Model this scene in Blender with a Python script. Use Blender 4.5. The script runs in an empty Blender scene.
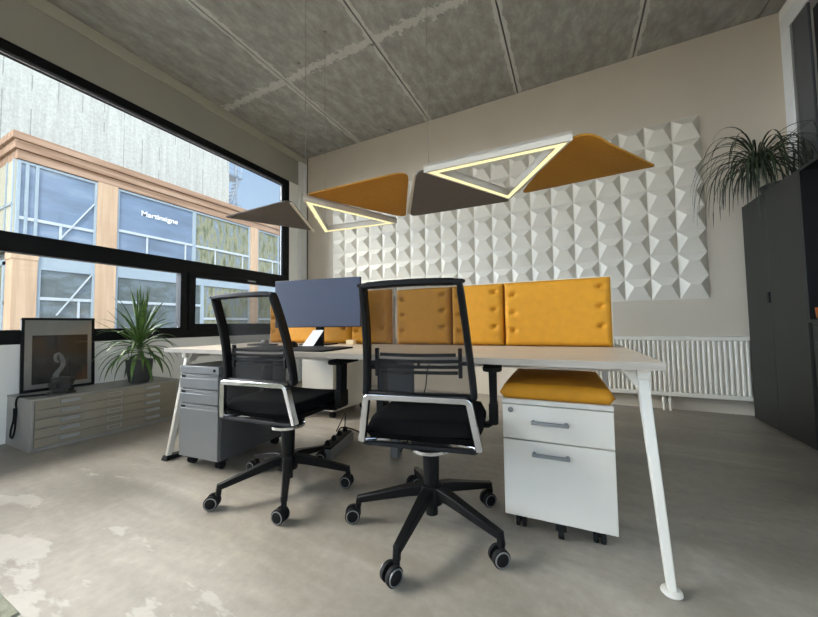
import bpy, bmesh, math, random
from mathutils import Vector, Matrix, Euler
random.seed(7)
PI = math.pi
sc = bpy.context.scene
COL = sc.collection

# ------------------------------------------------------------------ materials
def srgb(h):
    h = h.lstrip('#')
    c = [int(h[i:i+2], 16)/255 for i in (0, 2, 4)]
    return tuple((x/12.92 if x <= .04045 else ((x+.055)/1.055)**2.4) for x in c) + (1,)

class NT:
    def __init__(s, m):
        m.use_nodes = True
        s.t = m.node_tree; s.n = s.t.nodes; s.l = s.t.links
        s.n.clear()
    def add(s, kind, **k):
        n = s.n.new(kind)
        for a, b in k.items():
            if a.startswith('i_'):
                key = a[2:].replace('_', ' ')
                n.inputs[key].default_value = b
            else:
                setattr(n, a, b)
        return n
    def link(s, a, b): s.l.new(a, b)

def ramp(nt, stops, interp='LINEAR'):
    r = nt.add('ShaderNodeValToRGB')
    cr = r.color_ramp; cr.interpolation = interp
    while len(cr.elements) < len(stops): cr.elements.new(.5)
    for e, (p, c) in zip(cr.elements, stops):
        e.position = p; e.color = c if not isinstance(c, str) else srgb(c)
    return r

def mat(name, col, rough=.5, metal=0, var=.06, scale=8., bump=0., bscale=60., spec=.5, coat=0., stretch=(1, 1, 1)):
    m = bpy.data.materials.new(name); nt = NT(m)
    out = nt.add('ShaderNodeOutputMaterial'); p = nt.add('ShaderNodeBsdfPrincipled')
    p.inputs['Roughness'].default_value = rough; p.inputs['Metallic'].default_value = metal
    p.inputs['Specular IOR Level'].default_value = spec
    p.inputs['Coat Weight'].default_value = coat
    c = srgb(col)
    tc = nt.add('ShaderNodeTexCoord'); mp = nt.add('ShaderNodeMapping')
    mp.inputs['Scale'].default_value = stretch
    nt.link(tc.outputs['Object'], mp.inputs['Vector'])
    ns = nt.add('ShaderNodeTexNoise'); ns.inputs['Scale'].default_value = scale; ns.inputs['Detail'].default_value = 6
    nt.link(mp.outputs['Vector'], ns.inputs['Vector'])
    r = ramp(nt, [(.3, tuple(x*(1-var) for x in c[:3])+(1,)), (.7, tuple(min(1, x*(1+var)) for x in c[:3])+(1,))])
    nt.link(ns.outputs['Fac'], r.inputs['Fac']); nt.link(r.outputs['Color'], p.inputs['Base Color'])
    if bump:
        n2 = nt.add('ShaderNodeTexNoise'); n2.inputs['Scale'].default_value = bscale; n2.inputs['Detail'].default_value = 3
        nt.link(mp.outputs['Vector'], n2.inputs['Vector'])
        b = nt.add('ShaderNodeBump'); b.inputs['Strength'].default_value = bump; b.inputs['Distance'].default_value = .01
        nt.link(n2.outputs['Fac'], b.inputs['Height']); nt.link(b.outputs['Normal'], p.inputs['Normal'])
    nt.link(p.outputs['BSDF'], out.inputs['Surface'])
    return m

def emis(name, col, s):
    m = bpy.data.materials.new(name); nt = NT(m)
    out = nt.add('ShaderNodeOutputMaterial'); e = nt.add('ShaderNodeEmission')
    e.inputs['Color'].default_value = srgb(col); e.inputs['Strength'].default_value = s
    nt.link(e.outputs['Emission'], out.inputs['Surface']); return m

def clearglass(name, ior=1.45, tint='#FFFFFF'):
    m = bpy.data.materials.new(name); nt = NT(m)
    out = nt.add('ShaderNodeOutputMaterial'); t = nt.add('ShaderNodeBsdfTransparent'); g = nt.add('ShaderNodeBsdfGlossy')
    t.inputs['Color'].default_value = srgb(tint)
    g.inputs['Roughness'].default_value = .02
    f = nt.add('ShaderNodeFresnel'); f.inputs['IOR'].default_value = ior
    mx = nt.add('ShaderNodeMixShader')
    nt.link(f.outputs['Fac'], mx.inputs['Fac']); nt.link(t.outputs['BSDF'], mx.inputs[1]); nt.link(g.outputs['BSDF'], mx.inputs[2])
    nt.link(mx.outputs['Shader'], out.inputs['Surface']); return m

def netmat(name, col, opac):
    m = bpy.data.materials.new(name); nt = NT(m)
    out = nt.add('ShaderNodeOutputMaterial'); t = nt.add('ShaderNodeBsdfTransparent'); d = nt.add('ShaderNodeBsdfPrincipled')
    d.inputs['Base Color'].default_value = srgb(col); d.inputs['Roughness'].default_value = .6
    mx = nt.add('ShaderNodeMixShader'); mx.inputs['Fac'].default_value = opac
    nt.link(t.outputs['BSDF'], mx.inputs[1]); nt.link(d.outputs['BSDF'], mx.inputs[2])
    nt.link(mx.outputs['Shader'], out.inputs['Surface']); return m

def wood(name, c1, c2, axis=0, scale=14, rough=.5):
    m = bpy.data.materials.new(name); nt = NT(m)
    out = nt.add('ShaderNodeOutputMaterial'); p = nt.add('ShaderNodeBsdfPrincipled'); p.inputs['Roughness'].default_value = rough
    tc = nt.add('ShaderNodeTexCoord'); mp = nt.add('ShaderNodeMapping')
    s = [1, 1, 1]; s[axis] = .06
    mp.inputs['Scale'].default_value = s
    nt.link(tc.outputs['Object'], mp.inputs['Vector'])
    n = nt.add('ShaderNodeTexNoise'); n.inputs['Scale'].default_value = scale; n.inputs['Detail'].default_value = 8
    n.inputs['Distortion'].default_value = .6
    nt.link(mp.outputs['Vector'], n.inputs['Vector'])
    r = ramp(nt, [(.25, c1), (.75, c2)]); nt.link(n.outputs['Fac'], r.inputs['Fac'])
    nt.link(r.outputs['Color'], p.inputs['Base Color']); nt.link(p.outputs['BSDF'], out.inputs['Surface']); return m

def floor_mat():
    m = bpy.data.materials.new('polished_concrete_floor'); nt = NT(m)
    out = nt.add('ShaderNodeOutputMaterial'); p = nt.add('ShaderNodeBsdfPrincipled')
    tc = nt.add('ShaderNodeTexCoord'); mp = nt.add('ShaderNodeMapping')
    mp.inputs['Rotation'].default_value = (0, 0, .5); mp.inputs['Scale'].default_value = (.55, 1.5, 1)
    nt.link(tc.outputs['Object'], mp.inputs['Vector'])
    n1 = nt.add('ShaderNodeTexNoise'); n1.inputs['Scale'].default_value = 1.6; n1.inputs['Detail'].default_value = 7; n1.inputs['Roughness'].default_value = .62
    n1.inputs['Distortion'].default_value = .8
    nt.link(mp.outputs['Vector'], n1.inputs['Vector'])
    r1 = ramp(nt, [(.28, '#7B756A'), (.5, '#918A7E'), (.72, '#A8A195')])
    nt.link(n1.outputs['Fac'], r1.inputs['Fac'])
    n2 = nt.add('ShaderNodeTexNoise'); n2.inputs['Scale'].default_value = 22; n2.inputs['Detail'].default_value = 8; n2.inputs['Roughness'].default_value = .7
    nt.link(tc.outputs['Object'], n2.inputs['Vector'])
    r2 = ramp(nt, [(.3, (.42, .42, .42, 1)), (.7, (.58, .58, .58, 1))]); nt.link(n2.outputs['Fac'], r2.inputs['Fac'])
    mx = nt.add('ShaderNodeMixRGB', blend_type='OVERLAY'); mx.inputs['Fac'].default_value = .8
    nt.link(r1.outputs['Color'], mx.inputs[1]); nt.link(r2.outputs['Color'], mx.inputs[2])
    # pale worn trowel patches with hard edges
    mp3 = nt.add('ShaderNodeMapping'); mp3.inputs['Rotation'].default_value = (0, 0, -.75); mp3.inputs['Scale'].default_value = (.8, 2.6, 1)
    mp3.inputs['Location'].default_value = (.3, .45, 0)
    nt.link(tc.outputs['Object'], mp3.inputs['Vector'])
    n3 = nt.add('ShaderNodeTexNoise'); n3.inputs['Scale'].default_value = 1.5; n3.inputs['Detail'].default_value = 9; n3.inputs['Roughness'].default_value = .6
    nt.link(mp3.outputs['Vector'], n3.inputs['Vector'])
    sxf = nt.add('ShaderNodeSeparateXYZ'); nt.link(tc.outputs['Object'], sxf.inputs['Vector'])
    mk = nt.add('ShaderNodeMapRange'); mk.inputs['From Min'].default_value = .55; mk.inputs['From Max'].default_value = 1.25; mk.inputs['To Min'].default_value = .06; mk.inputs['To Max'].default_value = -.16
    nt.link(sxf.outputs['Y'], mk.inputs['Value'])
    mk2 = nt.add('ShaderNodeMapRange'); mk2.inputs['From Min'].default_value = -1.3; mk2.inputs['From Max'].default_value = -.3; mk2.inputs['To Min'].default_value = 0; mk2.inputs['To Max'].default_value = -.2
    nt.link(sxf.outputs['X'], mk2.inputs['Value'])
    a1 = nt.add('ShaderNodeMath', operation='ADD'); nt.link(mk.outputs['Result'], a1.inputs[0]); nt.link(mk2.outputs['Result'], a1.inputs[1])
    a2 = nt.add('ShaderNodeMath', operation='ADD'); nt.link(n3.outputs['Fac'], a2.inputs[0]); nt.link(a1.outputs[0], a2.inputs[1])
    r3 = ramp(nt, [(.555, (0, 0, 0, 1)), (.575, (1, 1, 1, 1))]); nt.link(a2.outputs[0], r3.inputs['Fac'])
    m3 = nt.add('ShaderNodeMath', operation='MULTIPLY'); m3.inputs[1].default_value = .38
    nt.link(r3.outputs['Color'], m3.inputs[0])
    mx2 = nt.add('ShaderNodeMixRGB'); mx2.inputs[2].default_value = srgb('#C9C6BE')
    nt.link(m3.outputs[0], mx2.inputs['Fac']); nt.link(mx.outputs['Color'], mx2.inputs[1])
    # dark stain streaks
    mp4 = nt.add('ShaderNodeMapping'); mp4.inputs['Rotation'].default_value = (0, 0, .15); mp4.inputs['Scale'].default_value = (.5, 2.2, 1); mp4.inputs['Location'].default_value = (4, 2, 0)
    nt.link(tc.outputs['Object'], mp4.inputs['Vector'])
    n4 = nt.add('ShaderNodeTexNoise'); n4.inputs['Scale'].default_value = 2.2; n4.inputs['Detail'].default_value = 5
    nt.link(mp4.outputs['Vector'], n4.inputs['Vector'])
    r4 = ramp(nt, [(.55, (0, 0, 0, 1)), (.72, (.45, .45, .45, 1))]); nt.link(n4.outputs['Fac'], r4.inputs['Fac'])
    mx3 = nt.add('ShaderNodeMixRGB'); mx3.inputs[2].default_value = srgb('#746B5E')
    nt.link(r4.outputs['Color'], mx3.inputs['Fac']); nt.link(mx2.outputs['Color'], mx3.inputs[1])
    nt.link(mx3.outputs['Color'], p.inputs['Base Color'])
    rr = ramp(nt, [(.3, (.36, .36, .36, 1)), (.7, (.52, .52, .52, 1))]); nt.link(n1.outputs['Fac'], rr.inputs['Fac'])
    nt.link(rr.outputs['Color'], p.inputs['Roughness'])
    b = nt.add('ShaderNodeBump'); b.inputs['Strength'].default_value = .12; b.inputs['Distance'].default_value = .01
    nt.link(n3.outputs['Fac'], b.inputs['Height']); nt.link(b.outputs['Normal'], p.inputs['Normal'])
    nt.link(p.outputs['BSDF'], out.inputs['Surface']); return m

def ceiling_mat():
    m = bpy.data.materials.new('raw_concrete_slab'); nt = NT(m)
    out = nt.add('ShaderNodeOutputMaterial'); p = nt.add('ShaderNodeBsdfPrincipled'); p.inputs['Roughness'].default_value = .85
    tc = nt.add('ShaderNodeTexCoord')
    mp = nt.add('ShaderNodeMapping'); mp.inputs['Scale'].default_value = (1.6, .8, 1); nt.link(tc.outputs['Object'], mp.inputs['Vector'])
    n1 = nt.add('ShaderNodeTexNoise'); n1.inputs['Scale'].default_value = 5.5; n1.inputs['Detail'].default_value = 10; n1.inputs['Roughness'].default_value = .72
    nt.link(mp.outputs['Vector'], n1.inputs['Vector'])
    r1 = ramp(nt, [(.3, '#7F7D77'), (.5, '#98968F'), (.7, '#B2B0A9')]); nt.link(n1.outputs['Fac'], r1.inputs['Fac'])
    # pale mortar smears running along the slab joints and across at one beam line
    sx = nt.add('ShaderNodeSeparateXYZ'); nt.link(tc.outputs['Object'], sx.inputs['Vector'])
    # object x: joints at spacing 1.18 with origin on a joint
    dv = nt.add('ShaderNodeMath', operation='DIVIDE'); dv.inputs[1].default_value = 1.18; nt.link(sx.outputs['X'], dv.inputs[0])
    ad = nt.add('ShaderNodeMath', operation='ADD'); ad.inputs[1].default_value = .5; nt.link(dv.outputs[0], ad.inputs[0])
    fr = nt.add('ShaderNodeMath', operation='FRACT'); nt.link(ad.outputs[0], fr.inputs[0])
    sb = nt.add('ShaderNodeMath', operation='SUBTRACT'); sb.inputs[1].default_value = .5; nt.link(fr.outputs[0], sb.inputs[0])
    ab = nt.add('ShaderNodeMath', operation='ABSOLUTE'); nt.link(sb.outputs[0], ab.inputs[0])
    n2 = nt.add('ShaderNodeTexNoise'); n2.inputs['Scale'].default_value = 9; n2.inputs['Detail'].default_value = 8; nt.link(tc.outputs['Object'], n2.inputs['Vector'])
    m2 = nt.add('ShaderNodeMath', operation='MULTIPLY'); m2.inputs[1].default_value = .07; nt.link(n2.outputs['Fac'], m2.inputs[0])
    lt = nt.add('ShaderNodeMath', operation='LESS_THAN'); nt.link(ab.outputs[0], lt.inputs[0]); nt.link(m2.outputs[0], lt.inputs[1])
    # cross band around y = 2.65
    sy = nt.add('ShaderNodeMath', operation='SUBTRACT'); sy.inputs[1].default_value = 2.66; nt.link(sx.outputs['Y'], sy.inputs[0])
    ay = nt.add('ShaderNodeMath', operation='ABSOLUTE'); nt.link(sy.outputs[0], ay.inputs[0])
    n3 = nt.add('ShaderNodeTexNoise'); n3.inputs['Scale'].default_value = 14; n3.inputs['Detail'].default_value = 9; n3.inputs['Roughness'].default_value = .7; nt.link(tc.outputs['Object'], n3.inputs['Vector'])
    s3 = nt.add('ShaderNodeMath', operation='SUBTRACT'); s3.inputs[1].default_value = .36; nt.link(n3.outputs['Fac'], s3.inputs[0])
    m3 = nt.add('ShaderNodeMath', operation='MULTIPLY'); m3.inputs[1].default_value = .30; nt.link(s3.outputs[0], m3.inputs[0])
    l3 = nt.add('ShaderNodeMath', operation='LESS_THAN'); nt.link(ay.outputs[0], l3.inputs[0]); nt.link(m3.outputs[0], l3.inputs[1])
    mxm = nt.add('ShaderNodeMath', operation='MAXIMUM'); nt.link(lt.outputs[0], mxm.inputs[0]); nt.link(l3.outputs[0], mxm.inputs[1])
    fm = nt.add('ShaderNodeMath', operation='MULTIPLY'); fm.inputs[1].default_value = .42; nt.link(mxm.outputs[0], fm.inputs[0])
    mx = nt.add('ShaderNodeMixRGB'); mx.inputs[2].default_value = srgb('#E2E0D8'); nt.link(fm.outputs[0], mx.inputs['Fac']); nt.link(r1.outputs['Color'], mx.inputs[1])
    # small dark blow holes
    v = nt.add('ShaderNodeTexVoronoi'); v.inputs['Scale'].default_value = 2.3; nt.link(tc.outputs['Object'], v.inputs['Vector'])
    rv = ramp(nt, [(.03, (1, 1, 1, 1)), (.06, (0, 0, 0, 1))]); nt.link(v.outputs['Distance'], rv.inputs['Fac'])
    mv = nt.add('ShaderNodeMath', operation='MULTIPLY'); mv.inputs[1].default_value = .7; nt.link(rv.outputs['Color'], mv.inputs[0])
    mx2 = nt.add('ShaderNodeMixRGB'); mx2.inputs[2].default_value = srgb('#3E3C38'); nt.link(mv.outputs[0], mx2.inputs['Fac']); nt.link(mx.outputs['Color'], mx2.inputs[1])
    nt.link(mx2.outputs['Color'], p.inputs['Base Color'])
    b = nt.add('ShaderNodeBump'); b.inputs['Strength'].default_value = .25; b.inputs['Distance'].default_value = .01
    nt.link(n1.outputs['Fac'], b.inputs['Height']); nt.link(b.outputs['Normal'], p.inputs['Normal'])
    nt.link(p.outputs['BSDF'], out.inputs['Surface']); return m

def facade_mat():
    m = bpy.data.materials.new('board_marked_concrete'); nt = NT(m)
    out = nt.add('ShaderNodeOutputMaterial'); p = nt.add('ShaderNodeBsdfPrincipled'); p.inputs['Roughness'].default_value = .9
    tc = nt.add('ShaderNodeTexCoord')
    mp = nt.add('ShaderNodeMapping'); mp.inputs['Scale'].default_value = (1, 3.2, .22); nt.link(tc.outputs['Object'], mp.inputs['Vector'])
    n1 = nt.add('ShaderNodeTexNoise'); n1.inputs['Scale'].default_value = 2.2; n1.inputs['Detail'].default_value = 9; n1.inputs['Roughness'].default_value = .7
    nt.link(mp.outputs['Vector'], n1.inputs['Vector'])
    r1 = ramp(nt, [(.3, '#97988F'), (.7, '#B0B1A8')]); nt.link(n1.outputs['Fac'], r1.inputs['Fac'])
    nn = nt.add('ShaderNodeTexNoise'); nn.inputs['Scale'].default_value = 14; nn.inputs['Detail'].default_value = 6; nt.link(tc.outputs['Object'], nn.inputs['Vector'])
    rn = ramp(nt, [(.35, (.44, .44, .44, 1)), (.65, (.56, .56, .56, 1))]); nt.link(nn.outputs['Fac'], rn.inputs['Fac'])
    ov = nt.add('ShaderNodeMixRGB', blend_type='OVERLAY'); ov.inputs['Fac'].default_value = .8
    nt.link(r1.outputs['Color'], ov.inputs[1]); nt.link(rn.outputs['Color'], ov.inputs[2])
    # vertical board joints, each only part of the height
    sx = nt.add('ShaderNodeSeparateXYZ'); nt.link(tc.outputs['Object'], sx.inputs['Vector'])
    dv = nt.add('ShaderNodeMath', operation='DIVIDE'); dv.inputs[1].default_value = .62; nt.link(sx.outputs['Y'], dv.inputs[0])
    fr = nt.add('ShaderNodeMath', operation='FRACT'); nt.link(dv.outputs[0], fr.inputs[0])
    lt = nt.add('ShaderNodeMath', operation='LESS_THAN'); lt.inputs[1].default_value = .045; nt.link(fr.outputs[0], lt.inputs[0])
    mpz = nt.add('ShaderNodeMapping'); mpz.inputs['Scale'].default_value = (0, 1.6, .45); nt.link(tc.outputs['Object'], mpz.inputs['Vector'])
    nz = nt.add('ShaderNodeTexNoise'); nz.inputs['Scale'].default_value = 1.0; nt.link(mpz.outputs['Vector'], nz.inputs['Vector'])
    gt = nt.add('ShaderNodeMath', operation='GREATER_THAN'); gt.inputs[1].default_value = .5; nt.link(nz.outputs['Fac'], gt.inputs[0])
    mm = nt.add('ShaderNodeMath', operation='MULTIPLY'); nt.link(lt.outputs[0], mm.inputs[0]); nt.link(gt.outputs[0], mm.inputs[1])
    m5 = nt.add('ShaderNodeMath', operation='MULTIPLY'); m5.inputs[1].default_value = .55; nt.link(mm.outputs[0], m5.inputs[0])
    mx = nt.add('ShaderNodeMixRGB'); mx.inputs[2].default_value = srgb('#5B5E5C'); nt.link(m5.outputs[0], mx.inputs['Fac']); nt.link(ov.outputs['Color'], mx.inputs[1])
    nt.link(mx.outputs['Color'], p.inputs['Base Color']); nt.link(p.outputs['BSDF'], out.inputs['Surface']); return m

def print_mat():
    m = bpy.data.materials.new('dark_photo_print'); nt = NT(m)
    out = nt.add('ShaderNodeOutputMaterial'); p = nt.add('ShaderNodeBsdfPrincipled'); p.inputs['Roughness'].default_value = .4
    tc = nt.add('ShaderNodeTexCoord')
    n = nt.add('ShaderNodeTexNoise'); n.inputs['Scale'].default_value = 5; n.inputs['Detail'].default_value = 6; n.inputs['Distortion'].default_value = 1.2
    nt.link(tc.outputs['Object'], n.inputs['Vector'])
    r = ramp(nt, [(.35, '#0C0A08'), (.6, '#1C1710'), (.8, '#3A2A1A')]); nt.link(n.outputs['Fac'], r.inputs['Fac'])
    sx = nt.add('ShaderNodeSeparateXYZ'); nt.link(tc.outputs['Object'], sx.inputs['Vector'])
    # rusty hillside low on the right of the print
    a = nt.add('ShaderNodeMath', operation='MULTIPLY_ADD'); a.inputs[1].default_value = 1.1; a.inputs[2].default_value = 0
    nt.link(sx.outputs['Y'], a.inputs[0])
    b = nt.add('ShaderNodeMath', operation='SUBTRACT'); nt.link(a.outputs[0], b.inputs[0]); nt.link(sx.outputs['Z'], b.inputs[1])
    n2 = nt.add('ShaderNodeMath', operation='MULTIPLY_ADD'); n2.inputs[1].default_value = .18; nt.link(n.outputs['Fac'], n2.inputs[0]); nt.link(b.outputs[0], n2.inputs[2])
    rb = ramp(nt, [(.06, (0, 0, 0, 1)), (.16, (1, 1, 1, 1))]); nt.link(n2.outputs[0], rb.inputs['Fac'])
    mx = nt.add('ShaderNodeMixRGB'); mx.inputs[2].default_value = srgb('#5A3718'); nt.link(rb.outputs['Color'], mx.inputs['Fac']); nt.link(r.outputs['Color'], mx.inputs[1])
    nt.link(mx.outputs['Color'], p.inputs['Base Color']); nt.link(p.outputs['BSDF'], out.inputs['Surface']); return m

def leafmat(name, c1, c2):
    m = bpy.data.materials.new(name); nt = NT(m)
    out = nt.add('ShaderNodeOutputMaterial'); p = nt.add('ShaderNodeBsdfPrincipled'); p.inputs['Roughness'].default_value = .45
    tc = nt.add('ShaderNodeTexCoord'); n = nt.add('ShaderNodeTexNoise'); n.inputs['Scale'].default_value = 18
    nt.link(tc.outputs['Object'], n.inputs['Vector'])
    r = ramp(nt, [(.3, c1), (.7, c2)]); nt.link(n.outputs['Fac'], r.inputs['Fac']); nt.link(r.outputs['Color'], p.inputs['Base Color'])
    nt.link(p.outputs['BSDF'], out.inputs['Surface']); return m

M = {}
M['floor'] = floor_mat()
M['ceiling'] = ceiling_mat()
M['plaster'] = mat('wall_plaster', '#CABFAD', .8, var=.02, scale=3, bump=.08, bscale=120)
M['plaster_side'] = mat('window_wall_paint', '#EDECE6', .75, var=.02, scale=3, bump=.05, bscale=120)
M['upper_wall_shade'] = mat('shaded_upper_wall', '#98958A', .85, var=.04, scale=2)  # darker tone stands for shade on the wall over the window
M['upper_wall_shade2'] = mat('plaster_cove', '#A9A695', .85, var=.03, scale=3)
M['trimwhite'] = mat('white_window_trim', '#DEDFDD', .45, var=.02)
M['relief'] = mat('relief_white', '#DFD9CB', .6, var=.015, scale=4)
M['frameblack'] = mat('black_window_frame', '#0E0F10', .5, var=.05, spec=.15)
M['glass'] = clearglass('window_pane', 1.3)
M['picglass'] = clearglass('picture_pane', 1.3)
M['radiator'] = mat('radiator_enamel', '#E6E1D3', .4, var=.02)
M['cabinet'] = mat('anthracite_cabinet', '#272723', .55, var=.06, scale=5)
M['niche'] = mat('black_niche', '#0D0F11', .5, var=.05)
M['oak'] = wood('pale_oak_top', '#BDAE99', '#D2C5B1', 0, 18, .42)
M['oakedge'] = wood('pale_oak_edge', '#8F877B', '#AAA296', 0, 20, .5)
M['whitemetal'] = mat('white_powder_coat', '#D0CCC1', .4, var=.02)
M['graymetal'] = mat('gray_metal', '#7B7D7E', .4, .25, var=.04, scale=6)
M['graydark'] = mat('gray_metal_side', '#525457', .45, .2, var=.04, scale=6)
M['chest'] = mat('gray_steel_chest', '#989690', .45, .3, var=.06, scale=5)
M['chestfront'] = mat('taupe_steel_drawers', '#8C8575', .5, .2, var=.06, scale=5)
M['black'] = mat('black_plastic', '#080809', .5, var=.08, spec=.22)
M['blackrub'] = mat('black_rubber', '#080808', .7, var=.08, spec=.3)
M['seatfab'] = mat('black_seat_fabric', '#0C0C0D', .95, spec=.1, var=.14, scale=160, bump=.2, bscale=400)
M['net'] = netmat('black_back_net', '#0A0A0B', .6)
M['chrome'] = mat('polished_chrome', '#D5D8DC', .14, 1, var=.02)
M['rim'] = mat('gray_caster_rim', '#8C8E8E', .35, .6, var=.03)
M['mustard'] = mat('mustard_velvet', '#C4860F', .75, var=.07, scale=26, bump=.06, bscale=300)
M['mustard_felt'] = mat('mustard_felt', '#A87314', .9, var=.07, scale=60, bump=.1, bscale=300)
M['gray_felt'] = mat('gray_felt', '#5A544F', .9, var=.06, scale=60, bump=.1, bscale=300)
M['screenback'] = mat('cream_screen_back', '#E2D6BE', .7, var=.03)
M['lampframe'] = mat('beige_lamp_frame', '#CFC8BA', .5, var=.02)
M['led'] = emis('warm_led_strip', '#FFF0B0', .8)
M['ledyel'] = emis('lit_diffuser', '#FFF3B0', 1.0)
M['cable'] = mat('steel_cable', '#8C887E', .5, .4, var=.02)
M['monitor'] = mat('monitor_screen', '#4A5266', .32, var=.03, scale=2)
M['monitorbody'] = mat('monitor_body', '#1D1F22', .4)
M['paper'] = mat('white_card', '#EDEDEB', .7, var=.01)
M['creambox'] = mat('cream_note', '#F1D9A8', .7, var=.02)
M['pot'] = mat('dark_gray_pot', '#3A3A38', .6, var=.08)
M['soil'] = mat('soil', '#2A2119', .95, var=.3, scale=60)
M['yucca'] = leafmat('yucca_leaf', '#2E4A1C', '#5C7D38')
M['pony'] = leafmat('ponytail_leaf', '#161C10', '#35432A')
M['trunk'] = mat('pale_trunk', '#8C8676', .85, var=.2, scale=30)
M['matboard'] = mat('picture_mount', '#8F8D85', .8, var=.02)
M['print'] = print_mat()
M['stone'] = mat('dark_slate', '#2A2825', .7, var=.35, scale=40, bump=.3)
M['smoke'] = netmat('smoky_glass', '#7A7974', .5)
M['wood_ext'] = wood('larch_cladding', '#75573F', '#A68A72', 1, 7.0, .8)
M['wood_extv'] = wood('larch_columns', '#A08468', '#BDA285', 2, 7.0, .8)
M['ext_conc'] = facade_mat()
M['ext_frame'] = mat('pale_blue_gray_frame', '#8B979D', .5, var=.03)
def ext_glass_mat(name, stops, scale, stretch):
    m = bpy.data.materials.new(name); nt = NT(m)
    out = nt.add('ShaderNodeOutputMaterial'); p = nt.add('ShaderNodeBsdfPrincipled'); p.inputs['Roughness'].default_value = .1
    tc = nt.add('ShaderNodeTexCoord'); mp = nt.add('ShaderNodeMapping'); mp.inputs['Scale'].default_value = stretch
    nt.link(tc.outputs['Object'], mp.inputs['Vector'])
    n = nt.add('ShaderNodeTexNoise'); n.inputs['Scale'].default_value = scale; n.inputs['Detail'].default_value = 5; n.inputs['Roughness'].default_value = .6
    nt.link(mp.outputs['Vector'], n.inputs['Vector'])
    r = ramp(nt, stops); nt.link(n.outputs['Fac'], r.inputs['Fac']); nt.link(r.outputs['Color'], p.inputs['Base Color'])
    nt.link(p.outputs['BSDF'], out.inputs['Surface']); return m
M['ext_glass'] = ext_glass_mat('blue_reflection_glass', [(.3, '#5A6573'), (.55, '#68788B'), (.75, '#838F99')], .9, (1, .5, 1.6))  # blue mottling puts sky reflections into the pane colour
M['ext_glass2'] = ext_glass_mat('olive_reflection_glass', [(.3, '#47503C'), (.44, '#6F7158'), (.52, '#868468'), (.6, '#66727A'), (.7, '#858F90')], 2.0, (1, 3.0, .8))  # olive pattern paints a reflection into the panes
M['ext_glass3'] = ext_glass_mat('dim_glass', [(.35, '#454D4B'), (.5, '#525A58'), (.6, '#616C70'), (.7, '#4A5358')], 1.3, (1, .8, 1.6))
M['ext_cream'] = mat('cream_panel', '#A39F8C', .8, var=.03)
M['ext_white'] = mat('white_rail', '#A8AEB0', .5, var=.02)
M['steel'] = mat('galvanised_steel', '#8C97A0', .5, .3, var=.05)
M['asphalt'] = mat('asphalt', '#6A6863', .9, var=.1, scale=3)
M['roof'] = mat('sunshade_roof_slab', '#9A978F', .9, var=.05)
M['matrug'] = mat('gray_green_mat', '#8A8C7A', .95, var=.2, scale=60, bump=.3, bscale=200)
M['copper'] = mat('copper', '#C0703A', .3, .8, var=.05)
M['steelgray'] = mat('brushed_steel', '#B4B8BC', .3, .8, var=.04)

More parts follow.
